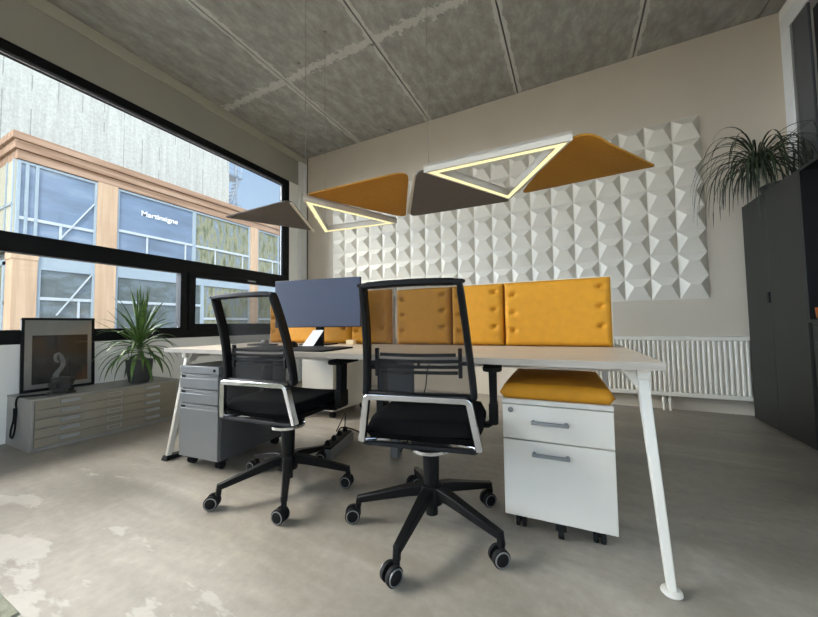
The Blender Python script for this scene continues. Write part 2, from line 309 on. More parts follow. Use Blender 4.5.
# ------------------------------------------------------------------ mesh builder
class MB:
    def __init__(s): s.bm = bmesh.new(); s.mi = 0
    def _fin(s, geom_faces):
        for f in geom_faces: f.material_index = s.mi
    def hexa(s, pts):
        v = [s.bm.verts.new(p) for p in pts]
        F = [(0, 3, 2, 1), (4, 5, 6, 7), (0, 1, 5, 4), (1, 2, 6, 5), (2, 3, 7, 6), (3, 0, 4, 7)]
        s._fin([s.bm.faces.new([v[i] for i in f]) for f in F]); return s
    def box(s, x0, x1, y0, y1, z0, z1, mx=None):
        P = [(x0, y0, z0), (x1, y0, z0), (x1, y1, z0), (x0, y1, z0), (x0, y0, z1), (x1, y0, z1), (x1, y1, z1), (x0, y1, z1)]
        if mx: P = [mx @ Vector(p) for p in P]
        return s.hexa(P)
    def prism(s, poly, z0, z1, mx=None):
        n = len(poly)
        f = (lambda p: mx @ Vector(p)) if mx else (lambda p: p)
        a = [s.bm.verts.new(f((x, y, z0))) for x, y in poly]; b = [s.bm.verts.new(f((x, y, z1))) for x, y in poly]
        fs = [s.bm.faces.new(a[::-1]), s.bm.faces.new(b)]
        for i in range(n): fs.append(s.bm.faces.new([a[i], a[(i+1) % n], b[(i+1) % n], b[i]]))
        s._fin(fs); return s
    def lathe(s, prof, seg=24, c=(0, 0, 0), mx=None, cap=True):
        rings = []
        for r, z in prof:
            ring = []
            for i in range(seg):
                a = 2*PI*i/seg
                p = Vector((r*math.cos(a), r*math.sin(a), z))
                if mx: p = mx @ p
                ring.append(s.bm.verts.new(p+Vector(c)))
            rings.append(ring)
        fs = []
        for a, b in zip(rings, rings[1:]):
            for i in range(seg): fs.append(s.bm.faces.new([a[i], a[(i+1) % seg], b[(i+1) % seg], b[i]]))
        if cap: fs += [s.bm.faces.new(rings[0][::-1]), s.bm.faces.new(rings[-1])]
        s._fin(fs); return s
    def sweep(s, pts, section, closed=False, up=(0, 0, 1), scales=None):
        """sweep a 2D section (list of (a,b): a along side, b along up) along pts"""
        pts = [Vector(p) for p in pts]; n = len(pts); rings = []
        upv = Vector(up)
        for i, p in enumerate(pts):
            if closed: t = (pts[(i+1) % n]-pts[i-1])
            else: t = pts[min(i+1, n-1)]-pts[max(i-1, 0)]
            t.normalize()
            side = t.cross(upv)
            if side.length < 1e-4: side = t.cross(Vector((0, 1, 0)))
            side.normalize(); u = side.cross(t).normalized()
            k = scales[i] if scales else 1
            rings.append([s.bm.verts.new(p+side*a*k+u*b*k) for a, b in section])
        m = len(section); fs = []
        rng = range(n) if closed else range(n-1)
        for i in rng:
            A, B = rings[i], rings[(i+1) % n]
            for j in range(m): fs.append(s.bm.faces.new([A[j], A[(j+1) % m], B[(j+1) % m], B[j]]))
        if not closed: fs += [s.bm.faces.new(rings[0][::-1]), s.bm.faces.new(rings[-1])]
        s._fin(fs); return s
    def tube(s, pts, r, seg=10, closed=False, scales=None, up=(0, 0, 1)):
        return s.sweep(pts, [(r*math.cos(2*PI*i/seg), r*math.sin(2*PI*i/seg)) for i in range(seg)], closed, up, scales)
    def bar(s, pts, w, h, closed=False, up=(0, 0, 1), scales=None):
        return s.sweep(pts, [(-w/2, -h/2), (w/2, -h/2), (w/2, h/2), (-w/2, h/2)], closed, up, scales)
    def ball(s, c, r, sz=1, seg=14):
        prof = [(max(1e-4, r*math.sin(PI*i/8)), -r*sz*math.cos(PI*i/8)) for i in range(9)]
        return s.lathe(prof, seg, c)
    def build(s, name, m, parent=None, loc=(0, 0, 0), rz=0, bevel=0, smooth=40, sub=0, seg=2):
        bm = s.bm
        bmesh.ops.remove_doubles(bm, verts=bm.verts, dist=1e-6)
        bmesh.ops.recalc_face_normals(bm, faces=bm.faces)
        me = bpy.data.meshes.new(name); bm.to_mesh(me); bm.free()
        for mm in (m if isinstance(m, (list, tuple)) else [m]): me.materials.append(mm)
        if smooth:
            for p in me.polygons: p.use_smooth = True
            me.set_sharp_from_angle(angle=math.radians(smooth))
        o = bpy.data.objects.new(name, me); COL.objects.link(o)
        o.location = loc; o.rotation_euler = (0, 0, rz)
        if parent: o.parent = parent
        if bevel:
            b = o.modifiers.new('bevel', 'BEVEL'); b.width = bevel; b.segments = seg; b.limit_method = 'ANGLE'; b.angle_limit = math.radians(40)
        if sub:
            b = o.modifiers.new('subdivision', 'SUBSURF'); b.levels = sub; b.render_levels = sub
        return o

def thing(name, label, cat, loc=(0, 0, 0), rz=0, group=None):
    o = bpy.data.objects.new(name, None); COL.objects.link(o)
    o.empty_display_size = .1
    o.location = loc; o.rotation_euler = (0, 0, rz)
    o['label'] = label; o['category'] = cat
    if group: o['group'] = group
    return o
def tag(o, label, cat, group=None, kind=None):
    o['label'] = label; o['category'] = cat
    if group: o['group'] = group
    if kind: o['kind'] = kind
    return o
def struct(o): o['kind'] = 'structure'; return o
def lab(o, l): o['label'] = l; return o
def copy_tree(o, parent=None):
    kids = list(o.children)
    c = o.copy(); COL.objects.link(c); c.parent = parent
    for ch in kids: copy_tree(ch, c)
    return c
def rot2(p, a): return (p[0]*math.cos(a)-p[1]*math.sin(a), p[0]*math.sin(a)+p[1]*math.cos(a))
def rounded_poly(P, rad, n=6):
    """rounded polygon corners; P list of 2D points, rad list of radii"""
    out = []
    m = len(P)
    for i in range(m):
        p = Vector(P[i]); a = Vector(P[i-1]); b = Vector(P[(i+1) % m]); r = rad[i]
        if r <= 0: out.append(tuple(p)); continue
        da = (a-p).normalized(); db = (b-p).normalized()
        ang = da.angle(db); d = r/math.tan(ang/2)
        p0 = p+da*d; p1 = p+db*d
        for k in range(n+1):
            t = k/n
            q = p0*(1-t)**2+p*2*t*(1-t)+p1*t*t
            out.append((q.x, q.y))
    return out

# ------------------------------------------------------------------ room numbers
CF, CT = 1.40, 1.884
XL, XR, YB, YF, H = -3.959, 1.80, 4.116, -3.0, 3.693
WZ0, WZ1, WY1 = .762, 3.185, 3.77      # left window opening
TZ0, TZ1 = 1.50, 1.654                 # transom

# floor
b = MB(); b.box(XL-.35, XR+.35, YF-.3, YB+.3, -.2, 0)
struct(b.build('floor', M['floor'], smooth=0))
# ceiling: precast slabs with open joints (origin on a joint)
b = MB()
js = [-3.959-.35-1.71*0] + []
joints = [-2.86, -1.68, -.50, .68]
edges = [XL-.1] + joints + [1.66, XR+.35]
jx = -2.86
for a, c in zip(edges, edges[1:]):
    b.box(a-jx+.008, c-jx-.008, YF-.3, YB+.3, 0, .2)
b.box(XL-.1-jx, XR+.35-jx, YF-.3, YB+.3, .07, .22)
struct(b.build('ceiling', M['ceiling'], loc=(jx, 0, H), smooth=0))
# unseen roof, its deep eaves added to keep direct sun out
b = MB(); b.box(XL-.1, XR+2.2, YF-2.2, YB+.3, H+.225, H+.5)
struct(b.build('sunshade_roof', M['roof'], smooth=0))
# walls
b = MB(); b.box(XL-.1, XR+.35, YB, YB+.3, 0, H)
struct(b.build('wall_back', M['plaster'], smooth=0))
b = MB()
b.box(XL-.1, XL, YF, YB, 0, WZ0); b.mi = 1; b.box(XL-.1, XL, YF, YB, WZ1, H); b.mi = 0; b.box(XL-.1, XL, WY1, YB, WZ0, WZ1); b.box(XL-.1, XL, YF, YF+.1, WZ0, WZ1)
struct(b.build('wall_left', [M['plaster_side'], M['upper_wall_shade']], smooth=0))
# right wall with the window at its far end, plus an opening added for fill light
RW0, RW1, RZ0, RZ1 = 2.9, 3.80, 1.0, 3.42
QW0, QW1, QZ1 = -2.4, 1.3, 2.7
b = MB()
b.box(XR, XR+.3, YF, YB, 0, RZ0); b.box(XR, XR+.3, YF, YB, RZ1, H); b.box(XR, XR+.3, RW1, YB, RZ0, RZ1); b.box(XR, XR+.3, QW1, RW0, RZ0, RZ1); b.box(XR, XR+.3, QW0, QW1, QZ1, RZ1); b.box(XR, XR+.3, YF, QW0, RZ0, RZ1)
struct(b.build('wall_right', M['plaster_side'], smooth=0))
# front wall behind the camera, with a window opening added to let in fill light
FX0, FX1, FZ0, FZ1 = -2.2, .6, .5, 2.3
b = MB()
b.box(XL, XR, YF-.3, YF, 0, FZ0); b.box(XL, XR, YF-.3, YF, FZ1, H); b.box(XL, FX0, YF-.3, YF, FZ0, FZ1); b.box(FX1, XR, YF-.3, YF, FZ0, FZ1)
struct(b.build('wall_front', M['plaster_side'], smooth=0))
# band where the window wall meets the ceiling, and a dark strip standing for the corner's shadow gap
b = MB(); b.box(XL, XL+.025, YF, YB, H-.115, H)
struct(b.build('trim_1', M['upper_wall_shade2'], bevel=.008))
b = MB(); b.box(XL, XL+.05, YB-.16, YB, 0, H-.115)
struct(b.build('trim_2', M['trimwhite'], bevel=.006))
b = MB(); b.box(XL+.05, XL+.062, YB-.012, YB, 0, H)
struct(b.build('corner_shadow_strip', M['graydark'], smooth=0))

# ------------------------------------------------------------------ left window
xf0, xf1 = XL-.10, XL+.004
b = MB()
b.box(xf0, xf1, YF+.1, WY1, WZ1-.088, WZ1)          # head
b.box(xf0, xf1, YF+.1, WY1, WZ0, WZ0+.112)          # sill member
b.box(xf0, xf1, YF+.1, WY1, TZ0, TZ1)               # transom
b.box(xf0, xf1, WY1-.10, WY1, WZ0+.112, TZ0); b.box(xf0, xf1, WY1-.10, WY1, TZ1, WZ1-.088)
b.box(xf0, xf1, 2.18, 2.262, WZ0+.112, TZ0)
b.box(xf0, xf1, -1.2, -1.1, WZ0+.112, TZ0); b.box(xf0, xf1, -1.2, -1.1, TZ1, WZ1-.088)
w1 = struct(b.build('window_1', M['frameblack'], bevel=.006))
b = MB()                                             # opening sash, proud of the frame
b.box(XL-.06, XL+.02, 2.262, 2.335, WZ0+.085, TZ0+.02); b.box(XL-.06, XL+.02, 3.60, 3.68, WZ0+.085, TZ0+.02)
b.box(XL-.06, XL+.02, 2.335, 3.60, WZ0+.085, WZ0+.158); b.box(XL-.06, XL+.02, 2.335, 3.60, TZ0-.035, TZ0+.02)
b.build('sash', M['frameblack'], w1, bevel=.005)
b = MB(); b.box(XL+.02, XL+.035, 3.02, 3.14, TZ0-.012, TZ0+.008)
lab(b.build('window_latch', M['rim'], w1, bevel=.003), 'small silver latch')
b = MB()
for (y0, y1, z0, z1) in [(YF+.1, -1.2, WZ0+.112, TZ0), (-1.1, 2.18, WZ0+.112, TZ0), (2.335, 3.60, WZ0+.158, TZ0-.035), (YF+.1, -1.2, TZ1, WZ1-.088), (-1.1, WY1-.10, TZ1, WZ1-.088)]:
    b.box(XL-.052, XL-.048, y0, y1, z0, z1)
b.build('pane', M['glass'], w1, smooth=0)
b = MB(); b.box(XL-.047, XL-.036, WY1-.128, WY1-.10, TZ1, WZ1-.088)
lab(b.build('glazing_bead', M['rim'], w1), 'thin gray glazing bead')

# right window: white post and dark casement seen at the frame's edge
b = MB()
b.box(XR-.03, XR-.0005, 3.93, 4.06, RZ0-.1, RZ1-.001); b.box(XR-.03, XR-.0005, RW0-.13, 4.06, RZ1, RZ1+.14); b.box(XR-.03, XR-.0005, RW0-.13, 3.929, RZ0-.1, RZ0)
b.box(XR-.03, XR-.0005, RW0-.13, RW0, RZ0+.001, RZ1-.001)
w2 = struct(b.build('window_2', M['trimwhite'], bevel=.012))
b = MB(); b.box(XR-.022, XR-.0005, 3.895, 3.929, RZ0+.001, RZ1-.001)  # narrow gray bead beside the white post
lab(b.build('post_bead', M['rim'], w2), 'gray bead')
b = MB(); b.box(XR-.02, XR-.0005, 3.70, 3.894, RZ0+.001, RZ1-.001)
lab(b.build('casement', M['graydark'], w2, bevel=.004), 'dark gray casement edge')
b = MB(); b.box(XR+.10, XR+.104, RW0, RW1, RZ0, RZ1)
b.build('pane', M['glass'], w2, smooth=0)
b = MB(); b.box(XR+.06, XR+.068, RW0, RW1, RZ0, RZ1)
lab(b.build('roller_blind', M['graydark'], w2, smooth=0), 'closed dark gray blind')
b = MB()
for y in (QW0, (QW0+QW1)/2-.03, QW1-.06): b.box(XR+.08, XR+.16, y, y+.06, RZ0, QZ1)
b.box(XR+.08, XR+.16, QW0, QW1, RZ0, RZ0+.06); b.box(XR+.08, XR+.16, QW0, QW1, QZ1-.06, QZ1)
struct(b.build('fill_window_right', M['trimwhite'], smooth=0))  # added window, unseen, brings fill light from the right
# frame of the added front window, out of view
b = MB()
for x in (FX0, -1.02, FX1-.06): b.box(x, x+.06, YF-.16, YF-.08, FZ0, FZ1)
b.box(FX0, FX1, YF-.16, YF-.08, FZ0, FZ0+.06); b.box(FX0, FX1, YF-.16, YF-.08, FZ1-.06, FZ1)
w3 = struct(b.build('fill_window_front', M['frameblack'], smooth=0))

# ------------------------------------------------------------------ relief wall panel
PX0, PX1, PZ0, PZ1 = -3.366, 1.198, 1.085, 2.905
b = MB(); NX, NZ = 20, 8
tw, th = (PX1-PX0)/NX, (PZ1-PZ0)/NZ
yb = YB-.006; yr = YB-.056
bm = b.bm
for i in range(NX):
    for k in range(NZ):
        x0, z0 = PX0+i*tw, PZ0+k*th
        g = .0022
        c = [bm.verts.new(p) for p in ((x0+g, yb, z0+g), (x0+tw-g, yb, z0+g), (x0+tw-g, yb, z0+th-g), (x0+g, yb, z0+th-g))]
        r = [bm.verts.new(p) for p in ((x0+.33*tw, yr, z0+.63*th), (x0+.67*tw, yr, z0+.63*th))]
        for f in ((c[0], c[1], r[1], r[0]), (c[1], c[2], r[1]), (c[2], c[3], r[0], r[1]), (c[3], c[0], r[0])): bm.faces.new(f)
b.box(PX0, PX1, YB-.004, YB-.0005, PZ0, PZ1)
me_faces = None
tag(b.build('relief_panel', M['relief'], smooth=0), 'long white wall panel of faceted pyramid tiles on the back wall', 'wall panel')

# ------------------------------------------------------------------ radiator
rx0, rx1, rz0, rz1 = .05, 1.432, .143, .722
t = thing('radiator', 'cream ribbed panel radiator on the back wall beside the black cabinet', 'radiator', (rx0, YB, 0))
L = rx1-rx0; n = int(L/.0375)
poly = [(0, -.04), (0, -.076)]
for i in range(n):
    x = i*L/n; w = L/n
    poly += [(x+.04*w, -.076), (x+.16*w, -.098), (x+.28*w, -.104), (x+.58*w, -.104), (x+.70*w, -.098), (x+.82*w, -.076)]
poly += [(L, -.076), (L, -.04)]
b = MB(); b.prism(poly, rz0+.045, rz1-.04)
b.build('ribbed_panel', M['radiator'], t, smooth=25)
b = MB(); b.box(-.004, L+.004, -.105, -.03, rz1-.04, rz1)
for i in range(40): pass
b.box(0, L, -.10, -.04, rz0, rz0+.045)
b.build('top_grille', M['radiator'], t, bevel=.006)
for px in (.735, .785):
    b = MB(); b.tube([(px, -.07, .0), (px, -.07, rz0)], .011, 10); b.lathe([(.016, .05), (.016, .085)], 12, (px, -.07, .03))
    b.build('pipe', M['radiator'], t)
for px in (.12, L-.12):
    b = MB(); b.box(px-.02, px+.02, -.045, -.001, rz0+.1, rz1-.1); b.build('bracket', M['radiator'], t)

# ------------------------------------------------------------------ desks
DX, DY, DA = .2687, 1.3204, math.radians(1.44)
DW, DD = 1.362, 1.56          # width of one bench bay, full double depth
def desk_world(lx, ly, z=0):
    p = rot2((lx, ly), DA); return (DX+p[0], DY+p[1], z)
TOPZ, TT = .74, .025
def make_desk(x1, name, label, legside, ends):
    """x1: local right end; builds a two-sided bench bay. legside: -1 left legs, +1 right legs"""
    t = thing(name, label, 'desk', desk_world(x1, 0), DA)
    for (y0, y1) in ((0, .735), (.80, DD)):
        b = MB(); b.box(-DW+.001, -.001, y0, y1, TOPZ-TT, TOPZ)
        # edge banding as second material on side faces
        for f in b.bm.faces:
            f.normal_update()
            f.material_index = 0 if abs(f.normal.z) > .9 else 1
        o = b.build('tabletop', [M['oak'], M['oakedge']], t, smooth=0)
    # beams under the tops
    b = MB()
    for y in (.30, 1.26):
        b = MB(); b.box(-DW+.05, -.05, y-.025, y+.025, TOPZ-TT-.045, TOPZ-TT); b.build('crossbeam', M['whitemetal'], t, bevel=.003)
    xe = -.045 if legside > 0 else -DW+.045
    sgn = 1 if legside > 0 else -1
    xf = xe+.035*sgn
    # A-frame: front and rear leg with a bridge under the top
    for (yt, yf) in ((.14, .035), (DD-.14, DD-.035)):
        b = MB()
        s = .0175
        zt = TOPZ-TT-.03
        top = [(xe-s, yt-s*1.2), (xe+s, yt-s*1.2), (xe+s, yt+s*1.2), (xe-s, yt+s*1.2)]
        q = .0125
        bot = [(xf-q, yf-q*1.2), (xf+q, yf-q*1.2), (xf+q, yf+q*1.2), (xf-q, yf+q*1.2)]
        b.hexa([(x, y, .014) for x, y in bot]+[(x, y, zt) for x, y in top])
        leg = b.build('leg', M['whitemetal'], t, bevel=.004)
        b = MB()
        if legside > 0:
            b.lathe([(.026, 0), (.03, .004), (.028, .012), (.02, .016)], 18, (xf, yf, 0))
            b.build('foot', M['whitemetal'], leg)
        else:
            d = .14 if yf < .5 else -.14
            b.hexa([(xf-.03, yf-.03, 0), (xf+.03, yf-.03, 0), (xf+.03, yf+.03+max(d, 0), 0), (xf-.03, yf+.03+max(d, 0), 0),
                    (xf-.026, yf-.02, .03), (xf+.024, yf-.02, .03), (xf+.024, yf+.03+max(d, 0), .022), (xf-.026, yf+.03+max(d, 0), .022)])
            if d > 0: b.box(xf+.01, xf+.06, yf+.11, yf+.19, 0, .065)
            lab(b.build('foot', M['blackrub'], leg, bevel=.004), 'black floor foot')
    b = MB()
    b.box(xe-.02, xe+.02, .10, DD-.10, TOPZ-TT-.045, TOPZ-TT)
    # little gusset brace towards the middle
    b.hexa([(xe-.02, .12, TOPZ-TT-.075), (xe+.02, .12, TOPZ-TT-.075), (xe+.02, .17, TOPZ-TT-.075), (xe-.02, .17, TOPZ-TT-.075),
            (xe-.02-.06*(sgn > 0), .12, TOPZ-TT), (xe+.02+.06*(sgn < 0), .12, TOPZ-TT), (xe+.02+.06*(sgn < 0), .17, TOPZ-TT), (xe-.02-.06*(sgn > 0), .17, TOPZ-TT)])
    b.build('leg_bridge', M['whitemetal'], t, bevel=.003)
    return t
desk_r = make_desk(0, 'bench_desk', 'pale oak bench desk bay on white splayed legs, above the white drawer pedestal', 1, None)
desk_l = make_desk(-DW, 'bench_desk', 'pale oak bench desk bay nearest the window, with monitor, above the gray drawer pedestal', -1, None)
# shared centre leg and cable duct belong to the right-hand bay
b = MB(); b.box(-DW+.004, -DW+.06, .64, .70, 0, TOPZ-TT); b.box(-DW+.012, -DW+.052, .70, .80, .5, .56)
lab(b.build('centre_leg', M['graymetal'], desk_r, bevel=.004), 'gray square centre leg')
b = MB(); b.box(-DW+.004, -DW+.19, .60, .635, .44, TOPZ-TT-.03)
lab(b.build('cable_duct', M['graydark'], desk_r, bevel=.006), 'gray cable duct panel')
b = MB(); b.tube([(-DW+.30, .66, TOPZ-TT), (-DW+.295, .66, .66), (-DW+.27, .655, .58), (-DW+.26, .65, .48), (-DW+.18, .66, .2), (-DW+.05, .68, .02)], .004, 8)
lab(b.build('power_cord', M['blackrub'], desk_r), 'black power cord hanging under the top')

# ------------------------------------------------------------------ mustard desk screens
def cushion(w, h, tl, tr):
    """front padded cushion, local x 0..w, z 0..h, front towards -y, with tuft dimples near the ends"""
    b = MB(); nx, nz = max(24, int(w*90)), 40
    tuf = []
    if tl: tuf += [(.055, h*f) for f in (.24, .52, .80)]
    if tr: tuf += [(w-.055, h*f) for f in (.30, .58, .86)]
    V = []
    for k in range(nz+1):
        row = []
        for i in range(nx+1):
            x = w*i/nx; z = h*k/nz
            ex = min(x, w-x); ez = min(z, h-z)
            e = min(ex, ez)
            d = .040*min(1, math.sqrt(max(0, 1-(1-min(1, e/.03))**2)))
            d += .004*math.sin(min(1, ex/.2)*PI/2)
            for (tx, tz) in tuf:
                dx, dz = x-tx, z-tz
                r2 = (dx/.016)**2+(dz/.012)**2
                d -= .020*math.exp(-r2)
                # crease running up and outward from each button
                s = 1 if tx > w/2 else -1
                u = dx*s
                if u > -.005:
                    d -= .009*math.exp(-((dz-.55*u)/.008)**2)*math.exp(-u/.045)
                d += .004*math.exp(-((dx/.05)**2+((dz+.03)/.02)**2))
            row.append(b.bm.verts.new((x, -d, z)))
        V.append(row)
    for k in range(nz):
        for i in range(nx): b.bm.faces.new([V[k][i], V[k][i+1], V[k+1][i+1], V[k+1][i]])
    # sides and back
    loop = [V[0][i] for i in range(nx+1)]+[V[k][nx] for k in range(1, nz+1)]+[V[nz][i] for i in range(nx-1, -1, -1)]+[V[k][0] for k in range(nz-1, 0, -1)]
    back = [b.bm.verts.new((v.co.x, .012, v.co.z)) for v in loop]
    m = len(loop)
    for i in range(m): b.bm.faces.new([loop[(i+1) % m], loop[i], back[i], back[(i+1) % m]])
    b.bm.faces.new(back)
    return b, tuf
def make_screen(x0, x1, cuts, label, z1):
    t = thing('desk_screen', label, 'desk divider', desk_world(x0, .745, TOPZ), DA, 'mustard padded screens along the bench')
    w = x1-x0; h = z1-TOPZ
    b = MB(); b.box(-.006, w+.006, 0, .03, 0, h+.006)
    lab(b.build('backing_board', M['screenback'], t, bevel=.003), 'cream backing board')
    xs = [0]+cuts+[w]
    for i, (a, c) in enumerate(zip(xs, xs[1:])):
        cb, tuf = cushion(c-a-.003, h-.002, True, True)
        o = cb.build('cushion', M['mustard'], t, loc=(a+.0015, -.0125, .001), smooth=60)
        for (tx, tz) in tuf:
            b = MB(); b.ball((tx, -.019, tz), .006, 1, 10); b.build('button', M['mustard'], o)
    return t
make_screen(-1.338, -.058, [.396, .723], 'mustard tufted desk screen at the radiator end of the bench desk', 1.118)
make_screen(-2.53, -1.385, [.82], 'mustard tufted desk screen behind the monitor, window end of the desk', 1.128)

# ------------------------------------------------------------------ white pedestal and seat cushion
def white_pedestal(loc, rz, label):
    t = thing('drawer_pedestal', label, 'drawer unit', loc, rz)
    W, D, z0, z1 = .415, .56, .07, .545
    b = MB(); b.box(.0, W, .018, D, z0, z1-.012)
    b.build('body', M['whitemetal'], t, bevel=.004)
    b = MB(); b.box(0, W, 0, D, z1-.012, z1+.008)
    b.build('top', M['whitemetal'], t, bevel=.003)
    zs = [(z0, .383), (.388, z1-.015)]
    for (a, c) in zs:
        b = MB(); b.box(.001, W-.001, 0, .0185, a, c)
        d = b.build('drawer', M['whitemetal'], t, bevel=.003)
        zh = c-.063 if a > .3 else c-.045
        b = MB(); cx = W*.5-.02
        b.bar([(cx-.062, 0, zh), (cx-.062, -.026, zh)], .012, .012); b.bar([(cx+.062, 0, zh), (cx+.062, -.026, zh)], .012, .012)
        b.bar([(cx-.07, -.026, zh), (cx+.07, -.026, zh)], .010, .014)
        lab(b.build('handle', M['graymetal'], d, bevel=.002), 'gray bar handle')
        if a > .3:
            b = MB(); b.lathe([(.011, 0), (.011, .006), (.008, .009)], 16, (.035, 0, c-.022), Matrix.Rotation(PI/2, 4, 'X'))
            lab(b.build('lock', M['rim'], d), 'round lock')
    for (x, y) in ((.06, .06), (W-.06, .06), (W*.52, .03), (.06, D-.06), (W-.06, D-.06)):
        b = MB()
        if y == .03:
            b.lathe([(.022, -.011), (.022, .011)], 16, (x, y, .022), Matrix.Rotation(PI/2, 4, 'Y')); b.box(x-.02, x+.02, y-.02, y+.02, .036, z0)
        else:
            for s in (-1, 1): b.lathe([(.018, -.009), (.025, -.006), (.025, .006), (.018, .009)], 18, (x+s*.013, y, .025), Matrix.Rotation(PI/2, 4, 'Y'))
            b.box(x-.012, x+.012, y-.014, y+.014, .028, z0)
        lab(b.build('caster', M['blackrub'], t, bevel=.002), 'black caster')
    return t
ped = white_pedestal((-.283, 1.466, 0), math.radians(2.0), 'white two-drawer pedestal on black casters with a mustard cushion on it')
# seat cushion resting on the pedestal: pillow profile
b = MB(); nx = 24; ny = 28; W, D, h = .43, .56, .062
V = {}
for side in (0, 1):
    for j in range(ny+1):
        for i in range(nx+1):
            x, y = W*i/nx, D*j/ny
            e = min(x, W-x, y, D-y)
            k = math.sqrt(max(0, 1-(1-min(1, e/.03))**2))
            z = h*.45+(h*.55*k+.012*math.sin(PI*i/nx)*math.sin(PI*j/ny) if side else -h*.45*k)
            V[side, i, j] = b.bm.verts.new((x, y, z))
for side in (0, 1):
    for j in range(ny):
        for i in range(nx): b.bm.faces.new([V[side, i, j], V[side, i+1, j], V[side, i+1, j+1], V[side, i, j+1]])
bmesh.ops.remove_doubles(b.bm, verts=b.bm.verts, dist=1e-5)
o = b.build('seat_cushion', M['mustard'], loc=(-.290, 1.458, .553), rz=math.radians(2.0), smooth=70)
tag(o, 'mustard seat cushion lying on top of the white pedestal', 'cushion')
# far white pedestal under the desk
white_pedestal((-1.98, 3.02, 0), math.radians(176), 'white drawer pedestal on the far side under the desk, behind the window-side chair')

# ------------------------------------------------------------------ gray pedestal
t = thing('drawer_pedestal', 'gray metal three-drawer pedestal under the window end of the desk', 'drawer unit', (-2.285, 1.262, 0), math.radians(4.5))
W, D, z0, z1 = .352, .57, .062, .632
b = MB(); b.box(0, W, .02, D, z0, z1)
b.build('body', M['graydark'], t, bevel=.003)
b = MB(); b.box(0, W, 0, .02, z1-.045, z1); b.build('front_rail', M['graymetal'], t, bevel=.002)
for i, (a, c) in enumerate(((z0+.004, .395), (.40, .487), (.492, z1-.048))):
    b = MB()
    b.box(.004, W-.004, 0, .02, a, c-.028)
    b.hexa([(.004, .003, c-.012), (W-.004, .003, c-.012), (W-.004, .012, c-.012), (.004, .012, c-.012), (.004, -.004, c-.004), (W-.004, -.004, c-.004), (W-.004, .012, c), (.004, .012, c)])
    b.box(.055, W-.004, .001, .02, c-.0285, c-.010)
    d = b.build('drawer', M['graymetal'], t, bevel=.002)
    b = MB(); b.box(.006, .055, .008, .0195, c-.028, c-.006)
    lab(b.build('finger_grip', M['black'], d), 'black finger recess')
b = MB(); b.lathe([(.010, 0), (.010, .004), (.007, .006)], 16, (W-.035, 0, z1-.022), Matrix.Rotation(PI/2, 4, 'X'))
lab(b.build('lock', M['black'], t), 'black lock')
for (x, y) in ((.05, .06), (W-.05, .06), (.05, D-.06), (W-.05, D-.06)):
    b = MB()
    for s in (-1, 1): b.lathe([(.018, -.009), (.025, -.006), (.025, .006), (.018, .009)], 18, (x+s*.013, y, .025), Matrix.Rotation(PI/2, 4, 'Y'))
    b.box(x-.03, x+.03, y-.03, y+.03, .045, z0)
    lab(b.build('caster', M['blackrub'], t), 'black caster')

